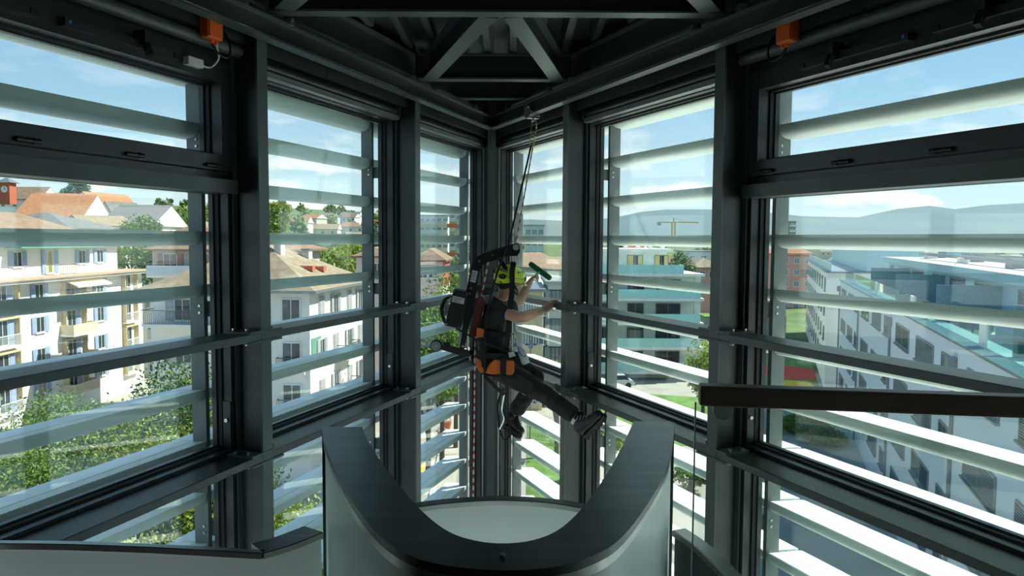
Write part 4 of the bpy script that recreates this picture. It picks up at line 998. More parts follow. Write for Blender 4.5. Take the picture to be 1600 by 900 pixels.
# garden fence of upright bars
t = thing('garden_fence', 'thin metal bar fence around the green lawn', 'fence', None, (3.4, 60, GZ))
FM = mat('fence metal', (.30, .30, .27), .6)
q0, q1 = Vector((1.2, 62.5, GZ)), Vector((6.1, 60.5, GZ)); q2 = Vector((5.6, 49, GZ))
for a, b in ((q0, q1), (q1, q2)):
    for z in (.25, 1.25): MB().bar(a + Vector((0, 0, z)), b + Vector((0, 0, z)), .04, .04).build('fence_rail', FM, t)
    n = int((b - a).length / .16)
    bars = MB()
    for k in range(n + 1):
        p = a.lerp(b, k / n); bars.box(p.x - .012, p.x + .012, p.y - .012, p.y + .012, GZ, GZ + 1.4)
    tag(bars.build('fence_bar', FM, t), kind='stuff')
# parked cars
def car(label, x, y, rz, col):
    t = thing('car', label, 'car', 'parked cars', (x, y, GZ), rz); pm = mat('car paint ' + label[:8], col, .25, coat=.6, var=.03)
    sec = [(-2.1, .35, .55), (-2.05, .35, .85), (-1.2, .35, .95), (1.1, .35, .98), (1.9, .35, .88), (2.1, .35, .6)]
    MB().rings([[Vector((a, -.86, b)), Vector((a, .86, b)), Vector((a, .82, c)), Vector((a, -.82, c))] for a, b, c in sec]).build('body', pm, t, local=True)
    cb = MB().rings([[Vector((-1.3, -.76, .95)), Vector((1.5, -.76, .95)), Vector((1.5, .76, .95)), Vector((-1.3, .76, .95))], [Vector((-.5, -.62, 1.45)), Vector((1.1, -.62, 1.45)), Vector((1.1, .62, 1.45)), Vector((-.5, .62, 1.45))]])
    cb.build('window_band', PANE, t, local=True); MB().box(-.45, 1.05, -.6, .6, 1.44, 1.48).build('car_roof', pm, t, local=True)
    for a in (-1.35, 1.35):
        for s in (-.8, .8): MB().disc((a, s, .33), (0, 1, 0), .33, .2, 16).build('wheel', DARKM, t, local=True)
car('dark blue car parked in the courtyard', 21.0, 56, 1.2, (.03, .05, .14)); car('silver car parked on the street past the corner', -9.0, 62, 1.65, (.5, .5, .5)); car('white car parked below the teal balconies', 12.0, 86, .1, (.7, .7, .7))

# thin summer haze over the far plain
hz = bpy.data.materials.new('summer haze'); hz.use_nodes = True; n2 = hz.node_tree; n2.nodes.clear()
vs_ = n2.nodes.new('ShaderNodeVolumeScatter'); vs_.inputs['Color'].default_value = (.32, .61, 1.0, 1); vs_.inputs['Density'].default_value = .00030; vs_.inputs['Anisotropy'].default_value = .2
vo = n2.nodes.new('ShaderNodeOutputMaterial'); n2.links.new(vs_.outputs[0], vo.inputs['Volume'])
o = MB().box(-5200, 5200, 780, 2680, EYE - 40, EYE + 420).build('haze', hz); tag(o, 'thin blue summer haze over the far plain', 'haze', kind='stuff')
# ---------------------------------------------------------------- the rope access worker hanging by the corner
DG = None
def skin(name, verts, edges, M, parent, sub=2, root=0):
    """one continuous tapered surface grown over a posed skeleton; verts = (point, radius or (rx, ry))"""
    me = bpy.data.meshes.new(name + '_cage'); me.from_pydata([tuple(v[0]) for v in verts], edges, []); ob = bpy.data.objects.new(name, me); COL.objects.link(ob)
    sk = ob.modifiers.new('skin', 'SKIN'); sk.use_smooth_shade = True; sk.branch_smoothing = .35
    for i, v in enumerate(verts):
        r = v[1]; me.skin_vertices[0].data[i].radius = (r, r) if not isinstance(r, tuple) else r
        me.skin_vertices[0].data[i].use_root = (i == root)
    s = ob.modifiers.new('sub', 'SUBSURF'); s.levels = sub; s.render_levels = sub
    bpy.context.view_layer.update(); dg = bpy.context.evaluated_depsgraph_get()
    nm = bpy.data.meshes.new_from_object(ob.evaluated_get(dg)); bpy.data.objects.remove(ob); bpy.data.meshes.remove(me)
    nm.name = name; nm.transform(WM[parent].inverted()); nm.materials.clear(); nm.materials.append(M)
    for p in nm.polygons: p.use_smooth = True; p.material_index = 0
    o = bpy.data.objects.new(name, nm); COL.objects.link(o); o.parent = parent; WM[o] = WM[parent]; return o
SKIN = mat('skin', (.62, .34, .22), .5, var=.08, scale=20)
SHIRT = mat('black t shirt', (.018, .019, .021), .8, var=.3, scale=14, bump=.35, bscale=22)
TROU = mat('black work trousers', (.022, .022, .021), .75, var=.35, scale=12, bump=.6, bscale=16)
BOOT = mat('black leather boot', (.03, .029, .027), .45, var=.2, scale=20, bump=.1)
SOLE = mat('boot sole', (.05, .047, .042), .8)
HAIR = mat('short brown hair', (.035, .024, .016), .8, var=.3, scale=60, bump=.3, bscale=200)
LIME = mat('lime helmet shell', (.78, 1.0, .03), .28, var=.03, coat=.3)
BLACKW = mat('black webbing', (.010, .010, .011), .7, bump=.1, bscale=300)
ORG = mat('orange harness padding', (.80, .17, .02), .65, var=.08, scale=10, bump=.1)
man = thing('person', 'window cleaner in lime helmet, black work clothes and harness hanging from a rope', 'person', None, at(776, 590, 6.34))
J = lambda x, y, Y: at(x, y, Y)
pel = J(774, 566, 6.36); sp1 = J(768, 538, 6.37); sp2 = J(767, 508, 6.39); ch = J(771, 484, 6.41); nk = J(783, 468, 6.43); nk2 = J(788, 461, 6.44); hd = J(798, 448, 6.45); hd2 = J(797, 437, 6.45)
sR = J(778, 486, 6.24); eR = J(814, 497, 6.18); wR = J(848, 485, 6.405); hR = J(857, 481, 6.452)
sL = J(790, 482, 6.56); eL = J(810, 472, 6.76); wL = J(826, 444, 6.90); hL = J(829, 438, 6.93)
hpR = J(782, 577, 6.27); kR = J(850, 615, 6.12); aR = J(906, 656, 5.88); fR = J(930, 657, 5.80)
hpL = J(782, 576, 6.45); kL = J(844, 585, 6.52); aL = J(799, 652, 6.50); fL = J(806, 670, 6.46)
V = [(pel, (.11, .125)), (sp1, (.095, .12)), (sp2, (.095, .13)), (ch, (.088, .125)), (nk, .056), (nk2, .054), (hd, (.098, .092)), (hd2, (.100, .096)),
     (sR, .064), (eR, .049), (wR, .034), (hR, .046), (sL, .058), (eL, .052), (wL, .035), (hL, .036),
     (hpR, .09), (kR, .058), (aR, .040), (fR, .034), (hpL, .09), (kL, .058), (aL, .040), (fL, .034),
     (sR.lerp(eR, .45), .056), (eR.lerp(wR, .3), .050), (sL.lerp(eL, .45), .048), (eL.lerp(wL, .3), .050), (hpR.lerp(kR, .5), .078), (hpL.lerp(kL, .5), .078), (kR.lerp(aR, .35), .056), (kL.lerp(aL, .35), .056)]
Ed = [(0, 1), (1, 2), (2, 3), (3, 4), (4, 5), (5, 6), (6, 7), (3, 8), (8, 24), (24, 9), (9, 25), (25, 10), (10, 11), (3, 12), (12, 26), (26, 13), (13, 27), (27, 14), (14, 15), (0, 16), (16, 28), (28, 17), (17, 30), (30, 18), (18, 19), (0, 20), (20, 29), (29, 21), (21, 31), (31, 22), (22, 23)]
# fingers: each its own chain rooted in the palm
def fingers(hand, wrist, fwd, across, curl, spread=.016, thumb=1):
    fwd = Vector(fwd).normalized(); across = Vector(across).normalized(); curl = Vector(curl).normalized(); base = V.index(next(v for v in V if v[0] is hand))
    for k, ln in zip((-1.5, -.5, .5, 1.5), (.030, .036, .034, .026)):
        p0 = hand + across * (k * spread) + fwd * .028; p1 = p0 + fwd * ln * .8 + curl * .008; p2 = p1 + (fwd * .35 + curl * .9).normalized() * ln * .8; p3 = p2 + (curl - fwd * .3).normalized() * ln * .6
        i = len(V); V.extend([(p0, .0125), (p1, .012), (p2, .011), (p3, .010)]); Ed.extend([(base, i), (i, i + 1), (i + 1, i + 2), (i + 2, i + 3)])
    q0 = hand - fwd * .004 + across * (thumb * .034) + curl * .008; q1 = q0 + (fwd * .7 + across * thumb * .4 + curl * .5).normalized() * .032; q2 = q1 + (fwd * .8 + curl * .5).normalized() * .026
    i = len(V); V.extend([(q0, .013), (q1, .011), (q2, .009)]); Ed.extend([(base, i), (i, i + 1), (i + 1, i + 2)])
hK = hR + Vector((.55, .2, .8)).normalized() * .022; V.append((hK, (.040, .046))); Ed.append((11, len(V) - 1))
fingers(hK, wR, (.55, .2, .8), (-.38, .92, 0), (.80, .45, -.35), .017, 1)   # palm on the rail, fingers over its top
fingers(hL, wL, (.5, .3, .6), (.3, -.9, .1), (.75, .1, -.55), .015, -1)
body = skin('body', V, Ed, SKIN, man, 2)
# head details
def headpt(dx, dz, dy=0.0): return hd2 + Vector((dx, dy, dz))
fd = Vector((.93, .35, -.10)).normalized(); fs_ = Vector((.35, -.93, 0)).normalized()     # facing direction, his right hand side
MB().ball(hd2 + fd * .074 + Vector((0, 0, -.060)), (.022, .016, .024), 10, 8).build('nose', SKIN, man, smooth='all')
for sg in (1, -1):
    MB().ball(hd2 + fs_ * (.070 * sg) + fd * -.002 + Vector((0, 0, -.045)), (.020, .012, .033), 10, 8).build('ear', SKIN, man, smooth='all')
    MB().ball(hd2 + fd * .066 + fs_ * (.028 * sg) + Vector((0, 0, -.032)), (.011, .011, .009), 8, 6).build('eye', mat('eye white', (.75, .73, .7), .3), man, smooth='all')
MB().ball(hd2 + fd * .060 + Vector((0, 0, -.098)), (.014, .024, .008), 10, 6).build('mouth', mat('lips', (.42, .17, .13), .5), man, smooth='all')
hb = MB().ball(hd2 - fd * .022 + Vector((0, 0, -.022)), (.088, .088, .088), 18, 10, -.75, .6); hb.build('hair', HAIR, man, smooth='all')
# helmet
he = thing('tmp'); bpy.data.objects.remove(he)
hc = hd2 + Vector((-.002, 0, .012)); RF = Matrix((fd, Vector((0, 0, 1)).cross(fd).normalized(), fd.cross(Vector((0, 0, 1)).cross(fd)).normalized())).transposed()
def HP(a, e, k=1.0): # a: azimuth from the front, e: elevation
    return hc + RF @ Vector((.142 * k * math.cos(e) * math.cos(a), .116 * k * math.cos(e) * math.sin(a), .112 * k * math.sin(e)))
R_ = []
for j in range(11):
    e = -.28 + (math.pi / 2 + .25) * j / 10; row = []
    for i in range(36):
        a = 2 * math.pi * i / 36; low = .10 * (.5 + .5 * math.cos(a)) if j == 0 else 0
        row.append(HP(a, min(e - (.22 * max(0, -math.cos(a)) * (1 - j / 10)) + low * 0, 1.55), 1 + .018 * math.cos(3 * a) * (1 - j / 10) * .3))
    R_.append(row)
inn = [[hc + (p - hc) * .93 for p in r] for r in R_[:4]][::-1]
shell = MB().rings(inn[::-1][::-1] + R_).build('helmet', LIME, man, smooth='all')
MB().rings([[HP(a, -.26, 1.0), HP(a, -.34, 1.20), HP(a, -.40, 1.20), HP(a, -.32, 1.0)] for a in np.linspace(-.9, .9, 15)]).build('helmet_brim', LIME, shell, smooth='all')
MB().rings([[HP(math.pi * 0 if e < math.pi / 2 else math.pi, e if e < math.pi / 2 else math.pi - e, 1.005) + fs_ * w for w in (-.022, .022)] + [HP(0 if e < math.pi / 2 else math.pi, e if e < math.pi / 2 else math.pi - e, 1.06) + fs_ * w for w in (.014, -.014)] for e in np.linspace(.15, math.pi - .2, 16)]).build('helmet_ridge', LIME, shell, smooth='all')
def vent(a, e, sa, se):
    pts = [HP(a + sa * math.cos(t), e + se * math.sin(t), 1.034 if sa > .1 else 1.014) for t in np.linspace(0, 2 * math.pi, 11)[:-1]]; n_ = (HP(a, e) - hc).normalized()
    MB().loft([p - n_ * .012 for p in pts], pts, close=True).build('helmet_vent', DARKM, shell)
for s_ in (-1, 1):
    vent(2.35 * s_, .10, .26, .20); vent(.55 * s_, .05, .20, .20)
    for q in range(4): vent((.62 + .22 * q) * s_, .62 - .03 * q, .05, .06)
MB().rings([[HP(a, .02 - .1 * math.cos(a), 1.008), HP(a, .06 - .1 * math.cos(a), 1.02), HP(a, .10 - .1 * math.cos(a), 1.008)] for a in np.linspace(-2.9, 2.9, 30)]).build('helmet_groove', mat('lime groove', (.40, .62, .02), .4), shell)
for sg in (1,):
    st = smooth_path([HP(-1.75, -.25, 1.02), hd2 + fs_ * .087 + fd * .03 + Vector((0, 0, -.08)), hd2 + fd * .055 + fs_ * .04 + Vector((0, 0, -.128))], 5)
    MB().ribbon(st, .016, .004, fs_).build('chin_strap', BLACKW, shell)
    st = smooth_path([HP(-2.5, -.28, 1.02), hd2 + fs_ * .087 - fd * .01 + Vector((0, 0, -.085)), hd2 + fd * .05 + fs_ * .045 + Vector((0, 0, -.125))], 5)
    MB().ribbon(st, .014, .004, fs_).build('chin_strap', BLACKW, shell)
# t-shirt: torso and short sleeves
SV = [(pel + Vector((0, 0, -.045)), (.146, .172)), (pel + Vector((0, 0, .02)), (.142, .168)), (sp1, (.138, .166)), (sp2, (.142, .185)), (ch, (.142, .198)), (ch.lerp(nk, .8), (.085, .09)), (sR, .085), (sR.lerp(eR, .62), .070), (sL, .102), (sL.lerp(eL, .62), .078)]
skin('t_shirt', SV, [(0, 1), (1, 2), (2, 3), (3, 4), (4, 5), (4, 6), (6, 7), (4, 8), (8, 9)], SHIRT, man, 2)
# trousers
TV = [(pel + Vector((0, 0, .07)), (.150, .174)), (pel + Vector((0, 0, -.02)), (.15, .172)), (hpR, .115), (hpR.lerp(kR, .5), .102), (kR, .080), (kR.lerp(aR, .5), .076), (kR.lerp(aR, .93), .072),
      (hpL, .115), (hpL.lerp(kL, .5), .100), (kL, .080), (kL.lerp(aL, .5), .077), (kL.lerp(aL, .95), .074)]
tr = skin('trousers', TV, [(0, 1), (1, 2), (2, 3), (3, 4), (4, 5), (5, 6), (1, 7), (7, 8), (8, 9), (9, 10), (10, 11)], TROU, man, 3)
tex = bpy.data.textures.new('folds', 'CLOUDS'); tex.noise_scale = .055
for ob, st_ in ((tr, .020),):
    dm = ob.modifiers.new('folds', 'DISPLACE'); dm.texture = tex; dm.strength = st_; dm.mid_level = .5; dm.texture_coords = 'LOCAL'
REFL = mat('grey reflective patch', (.45, .46, .44), .3, metal=.4)
for f_, w_ in ((.80, .03), (.96, .022)):
    c = kR.lerp(aR, f_) + Vector((-.012, -.078, -.03)); MB().bar(c, c + (aR - kR).normalized() * w_, .004, .05).build('reflective_patch', REFL, tr)
c = hpR.lerp(kR, .35) + Vector((.0, -.094, -.01)); MB().bar(c, c + (kR - hpR).normalized() * .15, .010, .12, (0, .0, 1)).build('cargo_pocket', TROU, tr)
# boots
def boot(name, ank, heel, toe, up):
    up = Vector(up).normalized(); d = (toe - heel).normalized(); L = (toe - heel).length; rt = d.cross(up).normalized(); up = rt.cross(d)
    secs = [(-.02, .036, .10), (.06, .044, .125), (.30, .044, .13), (.48, .046, .10), (.68, .052, .075), (.88, .046, .066), (.99, .026, .05)]
    R = []
    for f, w_, h_ in secs:
        c = heel + d * (L * f); R.append([c + rt * (w_ * math.cos(a)) + up * (h_ / 2 + h_ / 2 * math.sin(a)) for a in np.linspace(0, 2 * math.pi, 15)[:-1]])
    b = MB().rings(R); b.build(name, BOOT, man, smooth='all'); o = [c for c in man.children if c.name.startswith(name)][-1]
    cu = heel + d * (L * .17) + up * .10
    MB().tube([cu, cu.lerp(ank, .6), ank + (ank - cu).normalized() * .03], [.05, .052, .058], 14).build('boot_shaft', BOOT, o, smooth='all')
    sl = [heel - up * .004 + d * (L * f) + rt * w_ for f, w_ in ((-.03, .026), (.1, .042), (.4, .038), (.68, .052), (.9, .044), (1.02, .018), (1.02, -.018), (.9, -.044), (.68, -.052), (.4, -.038), (.1, -.042), (-.03, -.026))]
    MB().loft([p - up * .022 for p in sl], [p + up * .008 for p in sl], close=True).build('boot_sole', SOLE, o)
    for q in range(6):
        f = .08 + q * .165; c = heel + d * (L * f) - up * .030; MB().bar(c - rt * .042, c + rt * .042, .022, .014, d).build('sole_lug', SOLE, o)
    for q in range(4):
        c = heel + d * (L * (.34 + .09 * q)) + up * (.132 - .014 * q); MB().bar(c - rt * .03, c + rt * .03, .006, .006, d).build('boot_lace', REFL, o)
boot('boot', aR, J(913, 679, 5.86), J(943, 648, 5.74), (-.72, -.05, .62))
boot('boot', aL, J(790, 664, 6.50), J(815, 681, 6.42), (.58, .1, .8))
# harness
ha = thing('x'); bpy.data.objects.remove(ha)
YN = 6.165
def strap(name, pts, w_=.045, M=BLACKW, par=None, t_=.008): return MB().ribbon(smooth_path([at(x, y, Y) for x, y, Y in pts], 5), w_, t_, (0, 1, 0)).build(name, M, par or man)
hs = strap('chest_strap', [(802, 409, 6.372), (801.5, 416, 6.325), (800, 427, 6.302), (800, 455, 6.27), (797, 478, 6.20), (794, 520, 6.19), (789, 555, 6.18), (787, 584, 6.15)], .045)
strap('waist_belt', [(744, 552, 6.22), (760, 556, 6.175), (780, 557, 6.165), (803, 556, 6.19), (812, 553, 6.26)], .05)
strap('shoulder_strap', [(762, 474, 6.34), (757, 500, 6.22), (756, 540, 6.19), (757, 585, 6.19)], .04)
strap('back_strap', [(752, 515, 6.22), (770, 522, 6.20), (795, 522, 6.20)], .04)
MB().plate([(744, 558), (750, 562), (756, 572), (757, 584), (750, 582), (744, 573)], 6.185, 6.21).build('hip_pad', ORG, man, bevel=.006)
MB().plate([(772, 562), (803, 564), (804, 578), (801, 589), (788, 584), (770, 585), (758, 583), (764, 570)], 6.145, 6.172).build('hip_pad', ORG, man, bevel=.008)
strap('leg_strap', [(758, 584, 6.19), (772, 586, 6.165), (790, 585, 6.15), (804, 580, 6.17)], .03)
strap('leg_strap', [(787, 560, 6.14), (786, 585, 6.135)], .05)
MB().plate([(794, 551), (802, 549), (806, 556), (796, 559)], 6.14, 6.155).build('buckle', BRIGHT, man)
MB().plate([(745, 512), (757, 515), (755, 527), (744, 527)], 6.17, 6.20).build('back_clip', ORG, man, bevel=.004)
strap('hanging_strap', [(757, 587, 6.2), (768, 598, 6.2), (780, 610, 6.22), (789, 616, 6.25)], .03)

# webbing foot loop hanging from the harness
t = thing('foot_loop', 'black webbing foot loop hanging around the lower boot', 'strap', None, at(790, 690, 6.36))
MB().ribbon(smooth_path([at(x, y, 6.36) for x, y in ((787, 606), (778, 630), (779, 655), (781, 672), (788, 686), (796, 681), (796, 665), (788, 645), (786, 628), (792, 612))], 5), .018, .006, (0, 1, 0)).build('webbing', BLACKW, t)
MB().tube(smooth_path([at(x, y, 6.35) for x, y in ((788, 615), (784, 640), (787, 655), (780, 671))], 4), .007, 6).build('steel_bar', BRIGHT, t)
t = thing('cloth_pouch', 'bright yellow cloth hanging between the thighs', 'cloth', None, at(823, 612, 6.36))
MB().plate([(812, 601), (820, 605), (826, 611), (826, 616), (821, 618), (816, 616)], 6.35, 6.38).build('cloth', mat('yellow cloth', (.80, .62, .02), .8), t, bevel=.008)
t = thing('spray_bottle', 'white spray bottle with blue cord on the harness', 'bottle', None, at(818, 570, 6.2))
c0, c1 = at(812, 541, 6.20), at(822, 568, 6.20)
MB().tube([c0 + (c1 - c0) * f for f in (0, .12, .2, .3, .9, 1)], [.012, .014, .026, .034, .036, .030], 14).build('bottle', mat('milky plastic', (.62, .66, .66), .35), t, smooth='all')
MB().tube(smooth_path([at(x, y, 6.17) for x, y in ((803, 536), (808, 541), (812, 551), (817, 557), (822, 556))], 5), .005, 6).build('blue_cord', mat('blue cord', (.03, .14, .42), .6), t)
def carabiner(name, label, px, py, Y, L=.09, W=.045, rot=0.0, M=BRIGHT, r=.005):
    c = at(px, py, Y); pts = []
    for a in np.linspace(0, 2 * math.pi, 21):
        u = W / 2 * math.cos(a); v = L / 2 * math.sin(a); v += (.2 * L if math.sin(a) > 0 else -.2 * L) * .3
        pts.append(c + Vector((u * math.cos(rot) - v * math.sin(rot), .2 * u, u * math.sin(rot) + v * math.cos(rot))))
    t = thing(name, label, 'carabiner', None, c); MB().tube(pts, r, 8).build('ring', M, t, smooth='all')
    MB().tube([pts[1], pts[3]], r * 1.5, 8).build('locking_sleeve', M, t, smooth='all'); return t
carabiner('carabiner', 'silver carabiner clipped at the front of the harness', 801, 531, 6.20, .10, .055, .3)
carabiner('carabiner', 'silver carabiner above the top of the lime helmet', 799.6, 402, 6.372, .11, .024, 0, r=.004)
carabiner('carabiner', 'second silver carabiner hooked over the lime helmet', 806.2, 402, 6.372, .11, .024, 0, r=.004)
carabiner('carabiner', 'upper gold quicklink below the rail trolley', 834, 199.5, 6.69, .115, .045, -.12, mat('brass', (.55, .42, .16), .3, metal=.9))
carabiner('carabiner', 'lower gold quicklink holding the rope', 831.5, 218, 6.69, .10, .040, -.1, mat('brass', (.55, .42, .16), .3, metal=.9))
# rail trolley
ts = 1.017; c = RL('R', ts, RH)
t = thing('rail_trolley', 'small steel trolley gripping the crane rail', 'trolley', None, c)
dv = (RL('R', 1, 0) - RL('R', 0, 0)).normalized(); nv = Vector((dv.y, -dv.x, 0))
for sg in (-1, 1):
    q = c + nv * (.052 * sg)
    MB().bar(q - dv * .05 + Vector((0, 0, .03)), q + dv * .05 + Vector((0, 0, .03)), .008, .10).build('side_plate', BRIGHT, t)
    for k in (-.028, .028): MB().disc(q - nv * (.012 * sg) + dv * k + Vector((0, 0, .033)), nv, .019, .014, 16).build('roller', GUT, t, smooth=True)
    MB().disc(q + dv * .03 + Vector((0, 0, .06)), nv, .010, .024, 6).build('bolt', BRIGHT, t)
MB().bar(c - nv * .055 + Vector((0, 0, -.028)), c + nv * .055 + Vector((0, 0, -.028)), .06, .012).build('bridge', BRIGHT, t)
MB().disc(c + Vector((0, 0, -.045)), nv, .018, .02, 16).build('eye', BRIGHT, t)
# ropes
hook = at(830, 227, 6.69); pul = at(801, 384, 6.36)
ROPEB = mat('black rope', (.014, .013, .013), .8); ROPER = stripe_mat('red white rope', (.55, .06, .04), (.75, .72, .66), .07, 2, .5, .8, False)
o = MB().tube([hook, at(794, 385, 6.355)], .0085, 8).build('climbing_rope', ROPEB); tag(o, 'taut black rope from the rail trolley to the hoist', 'rope')
o = MB().tube([hook + Vector((.017, 0, 0)), at(806, 381, 6.355)], .006, 8).build('climbing_rope', ROPER); tag(o, 'red flecked rope beside the taut black rope', 'rope')
o = MB().tube(smooth_path([at(763, 408, 6.42), at(757, 440, 6.42), at(750, 475, 6.42), at(744, 520, 6.42), at(742, 560, 6.42), at(741, 660, 6.42), at(739, 800, 6.42), at(739, 900, 6.42)], 4), .0075, 8).build('climbing_rope', ROPER); tag(o, 'red and white rope tail hanging below the hoist', 'rope')
# ---- powered rope hoist on his back
q = lambda L: [(660 + x / 4.738, 370 + y / 4.738) for x, y in L]
BLKP = mat('black powder coated steel', (.010, .010, .011), .4, var=.1)
t = thing('rope_hoist', 'black powered rope hoist frame with curved arm, motor box and wheel', 'hoist', None, at(715, 555, 6.32))
arm = [(700, 48), (650, 58), (600, 74), (520, 96), (445, 124), (402, 152), (376, 188), (360, 232), (344, 305), (330, 375), (316, 430), (300, 640), (290, 740), (272, 832), (305, 840), (330, 740), (350, 640), (375, 560), (395, 430), (408, 330), (421, 262), (440, 218), (470, 192), (540, 172), (602, 150), (650, 142), (702, 142), (722, 112), (722, 70)]
for Y0, nm in ((6.30, 'arm_plate'), (6.40, 'arm_plate')): MB().plate(q(arm), Y0, Y0 + .008).build(nm, BLKP, t)
for (x, y) in ((420, 180), (520, 135), (610, 105), (360, 380), (350, 420), (340, 690), (300, 810)):
    c = at(660 + x / 4.738, 370 + y / 4.738, 6.30); MB().disc(c, (0, 1, 0), .010, .014, 8).build('bolt', BRIGHT, t)
    MB().disc(c + Vector((0, .055, 0)), (0, 1, 0), .006, .10, 8).build('spacer', BLKP, t)
c = at(660 + 692 / 4.738, 370 + 78 / 4.738, 6.34)
MB().disc(c, (0, 1, 0), .034, .09, 24).build('pulley', BLKP, t, smooth=True); MB().disc(c - Vector((0, .05, 0)), (0, 1, 0), .026, .012, 24).build('pulley_cover', mat('grey nylon', (.35, .36, .35), .5), t, smooth=True)
MB().plate(q([(230, 390), (338, 412), (282, 682), (163, 656)]), 6.22, 6.42).build('motor_box', BLKP, t, bevel=.006)
lab = MB().plate(q([(226, 436), (314, 456), (306, 500), (217, 481)]), 6.216, 6.2205).build('label', mat('white label', (.62, .63, .62), .5), t)
for k in range(4): MB().plate(q([(232, 448 + k * 8), (300 - k * 9, 462 + k * 8), (299 - k * 9, 465 + k * 8), (231, 451 + k * 8)]), 6.2135, 6.2165).build('label_line', mat('label print', (.12, .12, .12), .6), lab)
lab = MB().plate(q([(370, 245), (411, 256), (392, 341), (352, 330)]), 6.294, 6.3005).build('label', mat('white label', (.62, .63, .62), .5), t)
for k in range(4): MB().plate(q([(366 - k * 3, 262 + k * 16), (398 - k * 3, 270 + k * 16), (397 - k * 3, 274 + k * 16), (365 - k * 3, 266 + k * 16)]), 6.290, 6.2945).build('label_line', mat('label print', (.12, .12, .12), .6), lab)
for (x, y) in ((238, 402), (326, 422), (178, 645), (268, 665)): MB().disc(at(660 + x / 4.738, 370 + y / 4.738, 6.215), (0, 1, 0), .006, .01, 8).build('screw', BRIGHT, t)
MB().tube([at(660 + 340 / 4.738, 370 + 520 / 4.738, 6.36), at(660 + 345 / 4.738, 370 + 600 / 4.738, 6.36)], .034, 14).build('motor', mat('cast aluminium', (.38, .39, .38), .4, metal=.7), t, smooth=True)
for dx, ph in ((0, 0), (8, 1.2), (-6, 2.1)): MB().tube(smooth_path([at(660 + (205 + dx) / 4.738, 370 + 440 / 4.738, 6.30 + .02 * ph), at(660 + (160 + dx) / 4.738, 370 + 470 / 4.738, 6.28 + .02 * ph), at(660 + (142 + dx) / 4.738, 370 + 540 / 4.738, 6.3), at(660 + (160 + dx) / 4.738, 370 + 620 / 4.738, 6.31), at(660 + (185 + dx) / 4.738, 370 + 650 / 4.738, 6.32)], 5), .008, 6).build('cable', DARKM, t)
for (x, y) in ((168, 480), (175, 520), (170, 560)): MB().disc(at(660 + x / 4.738, 370 + y / 4.738, 6.33), (0, 1, 0), .022, .06, 12).build('connector', GUT, t)
MB().plate(q([(188, 430), (205, 428), (205, 445), (188, 445)]), 6.28, 6.31).build('warning_light', mat('amber plastic', (.8, .3, .02), .4), t)
MB().plate(q([(148, 798), (270, 828), (345, 848), (345, 892), (270, 876), (138, 836)]), 6.30, 6.36).build('base_bar', BLKP, t, bevel=.004)
MB().plate(q([(160, 782), (205, 782), (205, 812), (160, 806)]), 6.30, 6.36).build('stop_block', BLKP, t)
MB().tube([at(660 + 183 / 4.738, 370 + 790 / 4.738, 6.33), at(660 + 184 / 4.738, 370 + 755 / 4.738, 6.33)], .006, 6).build('pin', DARKM, t)
c = at(660 + 101 / 4.738, 370 + 806 / 4.738, 6.33)
wl = MB().disc(c, (0, 1, 0), .050, .05, 28).build('wheel', mat('wheel rubber', (.03, .03, .03), .7), t, smooth=True)
MB().disc(c - Vector((0, .027, 0)), (0, 1, 0), .042, .006, 28).build('wheel_disc', mat('grey nylon', (.35, .36, .35), .5), wl, smooth=True); MB().disc(c - Vector((0, .032, 0)), (0, 1, 0), .010, .006, 12).build('axle', BRIGHT, wl)
MB().tube([at(735, 556, 6.33), at(735, 563, 6.33)], [.012, .009], 10).build('hook', BRIGHT, t)
MB().plate(q([(395, 352), (545, 362), (545, 395), (500, 398), (395, 400)]), 6.46, 6.52).build('cross_bar', mat('grey steel bar', (.24, .25, .25), .4, metal=.6), t)
MB().plate(q([(415, 400), (510, 390), (505, 430), (410, 440)]), 6.44, 6.48).build('bracket', mat('grey steel bar', (.24, .25, .25)), t)
MB().plate(q([(555, 165), (590, 160), (632, 228), (628, 262), (600, 240)]), 6.33, 6.345).build('arm_strut', BLKP, t)
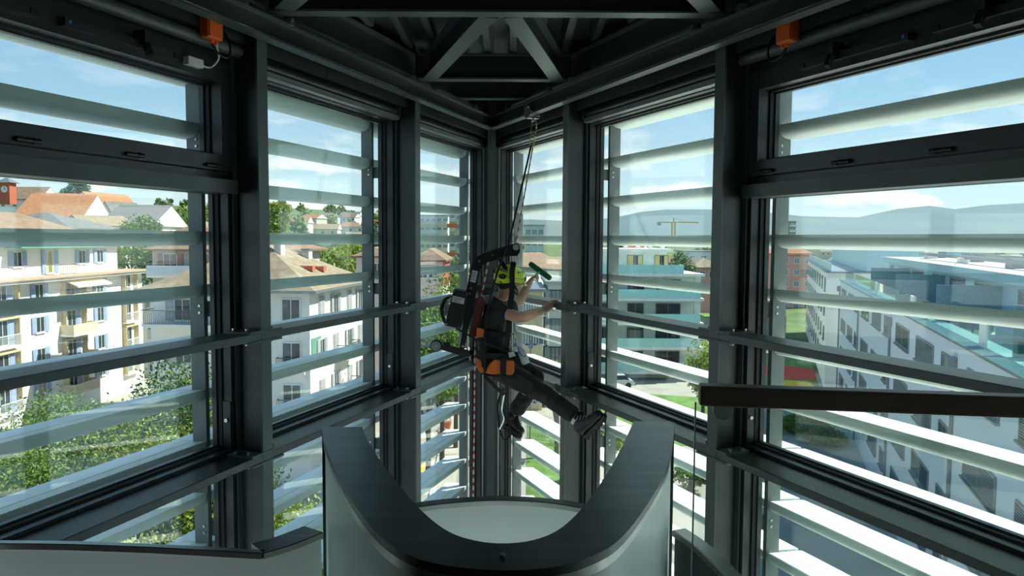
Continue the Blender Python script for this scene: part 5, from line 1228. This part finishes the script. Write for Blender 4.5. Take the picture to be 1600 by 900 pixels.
MB().tube(smooth_path([at(660 + x / 4.738, 370 + y / 4.738, Y_) for x, y, Y_ in ((250, 680, 6.225), (300, 705, 6.2), (390, 755, 6.165), (440, 778, 6.135), (500, 800, 6.16), (600, 835, 6.165), (650, 850, 6.165))], 5), .007, 6).build('control_cable', DARKM, t)
t = thing('rope_bag', 'slim dark red rope bag beside the hoist', 'bag', None, at(745, 527, 6.28))
MB().plate(q([(410, 446), (430, 440), (466, 460), (455, 520), (396, 746), (368, 742), (342, 732), (390, 520)]), 6.235, 6.30).build('bag', mat('dark red canvas', (.13, .018, .014), .75, bump=.15), t, bevel=.012)
MB().disc(at(756, 467, 6.25), (0, 1, 0), .018, .012, 16).build('cord_ring', BRIGHT, t)
t = thing('rope_clamp', 'orange and silver rope clamp behind the helmet', 'clamp', None, at(775, 428, 6.28))
MB().plate(q([(548, 228), (572, 232), (566, 262), (552, 306), (534, 300), (540, 262)]), 6.26, 6.29).build('cam', mat('orange anodised', (.75, .33, .03), .35, metal=.4), t, bevel=.003)
MB().plate(q([(572, 228), (600, 235), (632, 252), (626, 264), (590, 256), (568, 244)]), 6.25, 6.27).build('lever', BRIGHT, t)
MB().plate(q([(520, 245), (536, 232), (540, 268), (525, 270)]), 6.255, 6.285).build('side_plate', DARKM, t)
o = MB().tube(smooth_path([at(792, 386, 6.284), at(782, 412, 6.268), at(774, 436, 6.25), at(766, 465, 6.225), at(759, 500, 6.185), at(757, 545, 6.155), at(757, 572, 6.150), at(757, 590, 6.172)], 5), .008, 8).build('safety_line', ROPEB); tag(o, 'slack black safety line running down his back', 'rope')
# squeegee with green washer sleeve
t = thing('window_washer', 'green window washer bar on a short teal handle held by the far hand', 'cleaning tool', None, at(838, 430, 7.0))
h0 = hL + Vector((.005, .0, .0)); a, b = at(827, 411, 7.10), at(861, 436, 7.06); mid_ = (a + b) / 2
GRN = mat('green microfibre', (.02, .15, .04), .95, var=.35, scale=60, bump=.8, bscale=120)
MB().tube([a + (b - a) * f for f in (0, .03, .1, .5, .9, .97, 1)], [.012, .022, .026, .027, .026, .022, .012], 14).build('washer_sleeve', GRN, t, smooth='all')
MB().tube([h0 - (mid_ - h0).normalized() * .05, mid_], .011, 10).build('handle', mat('teal handle', (.05, .38, .28), .5), t, smooth=True)
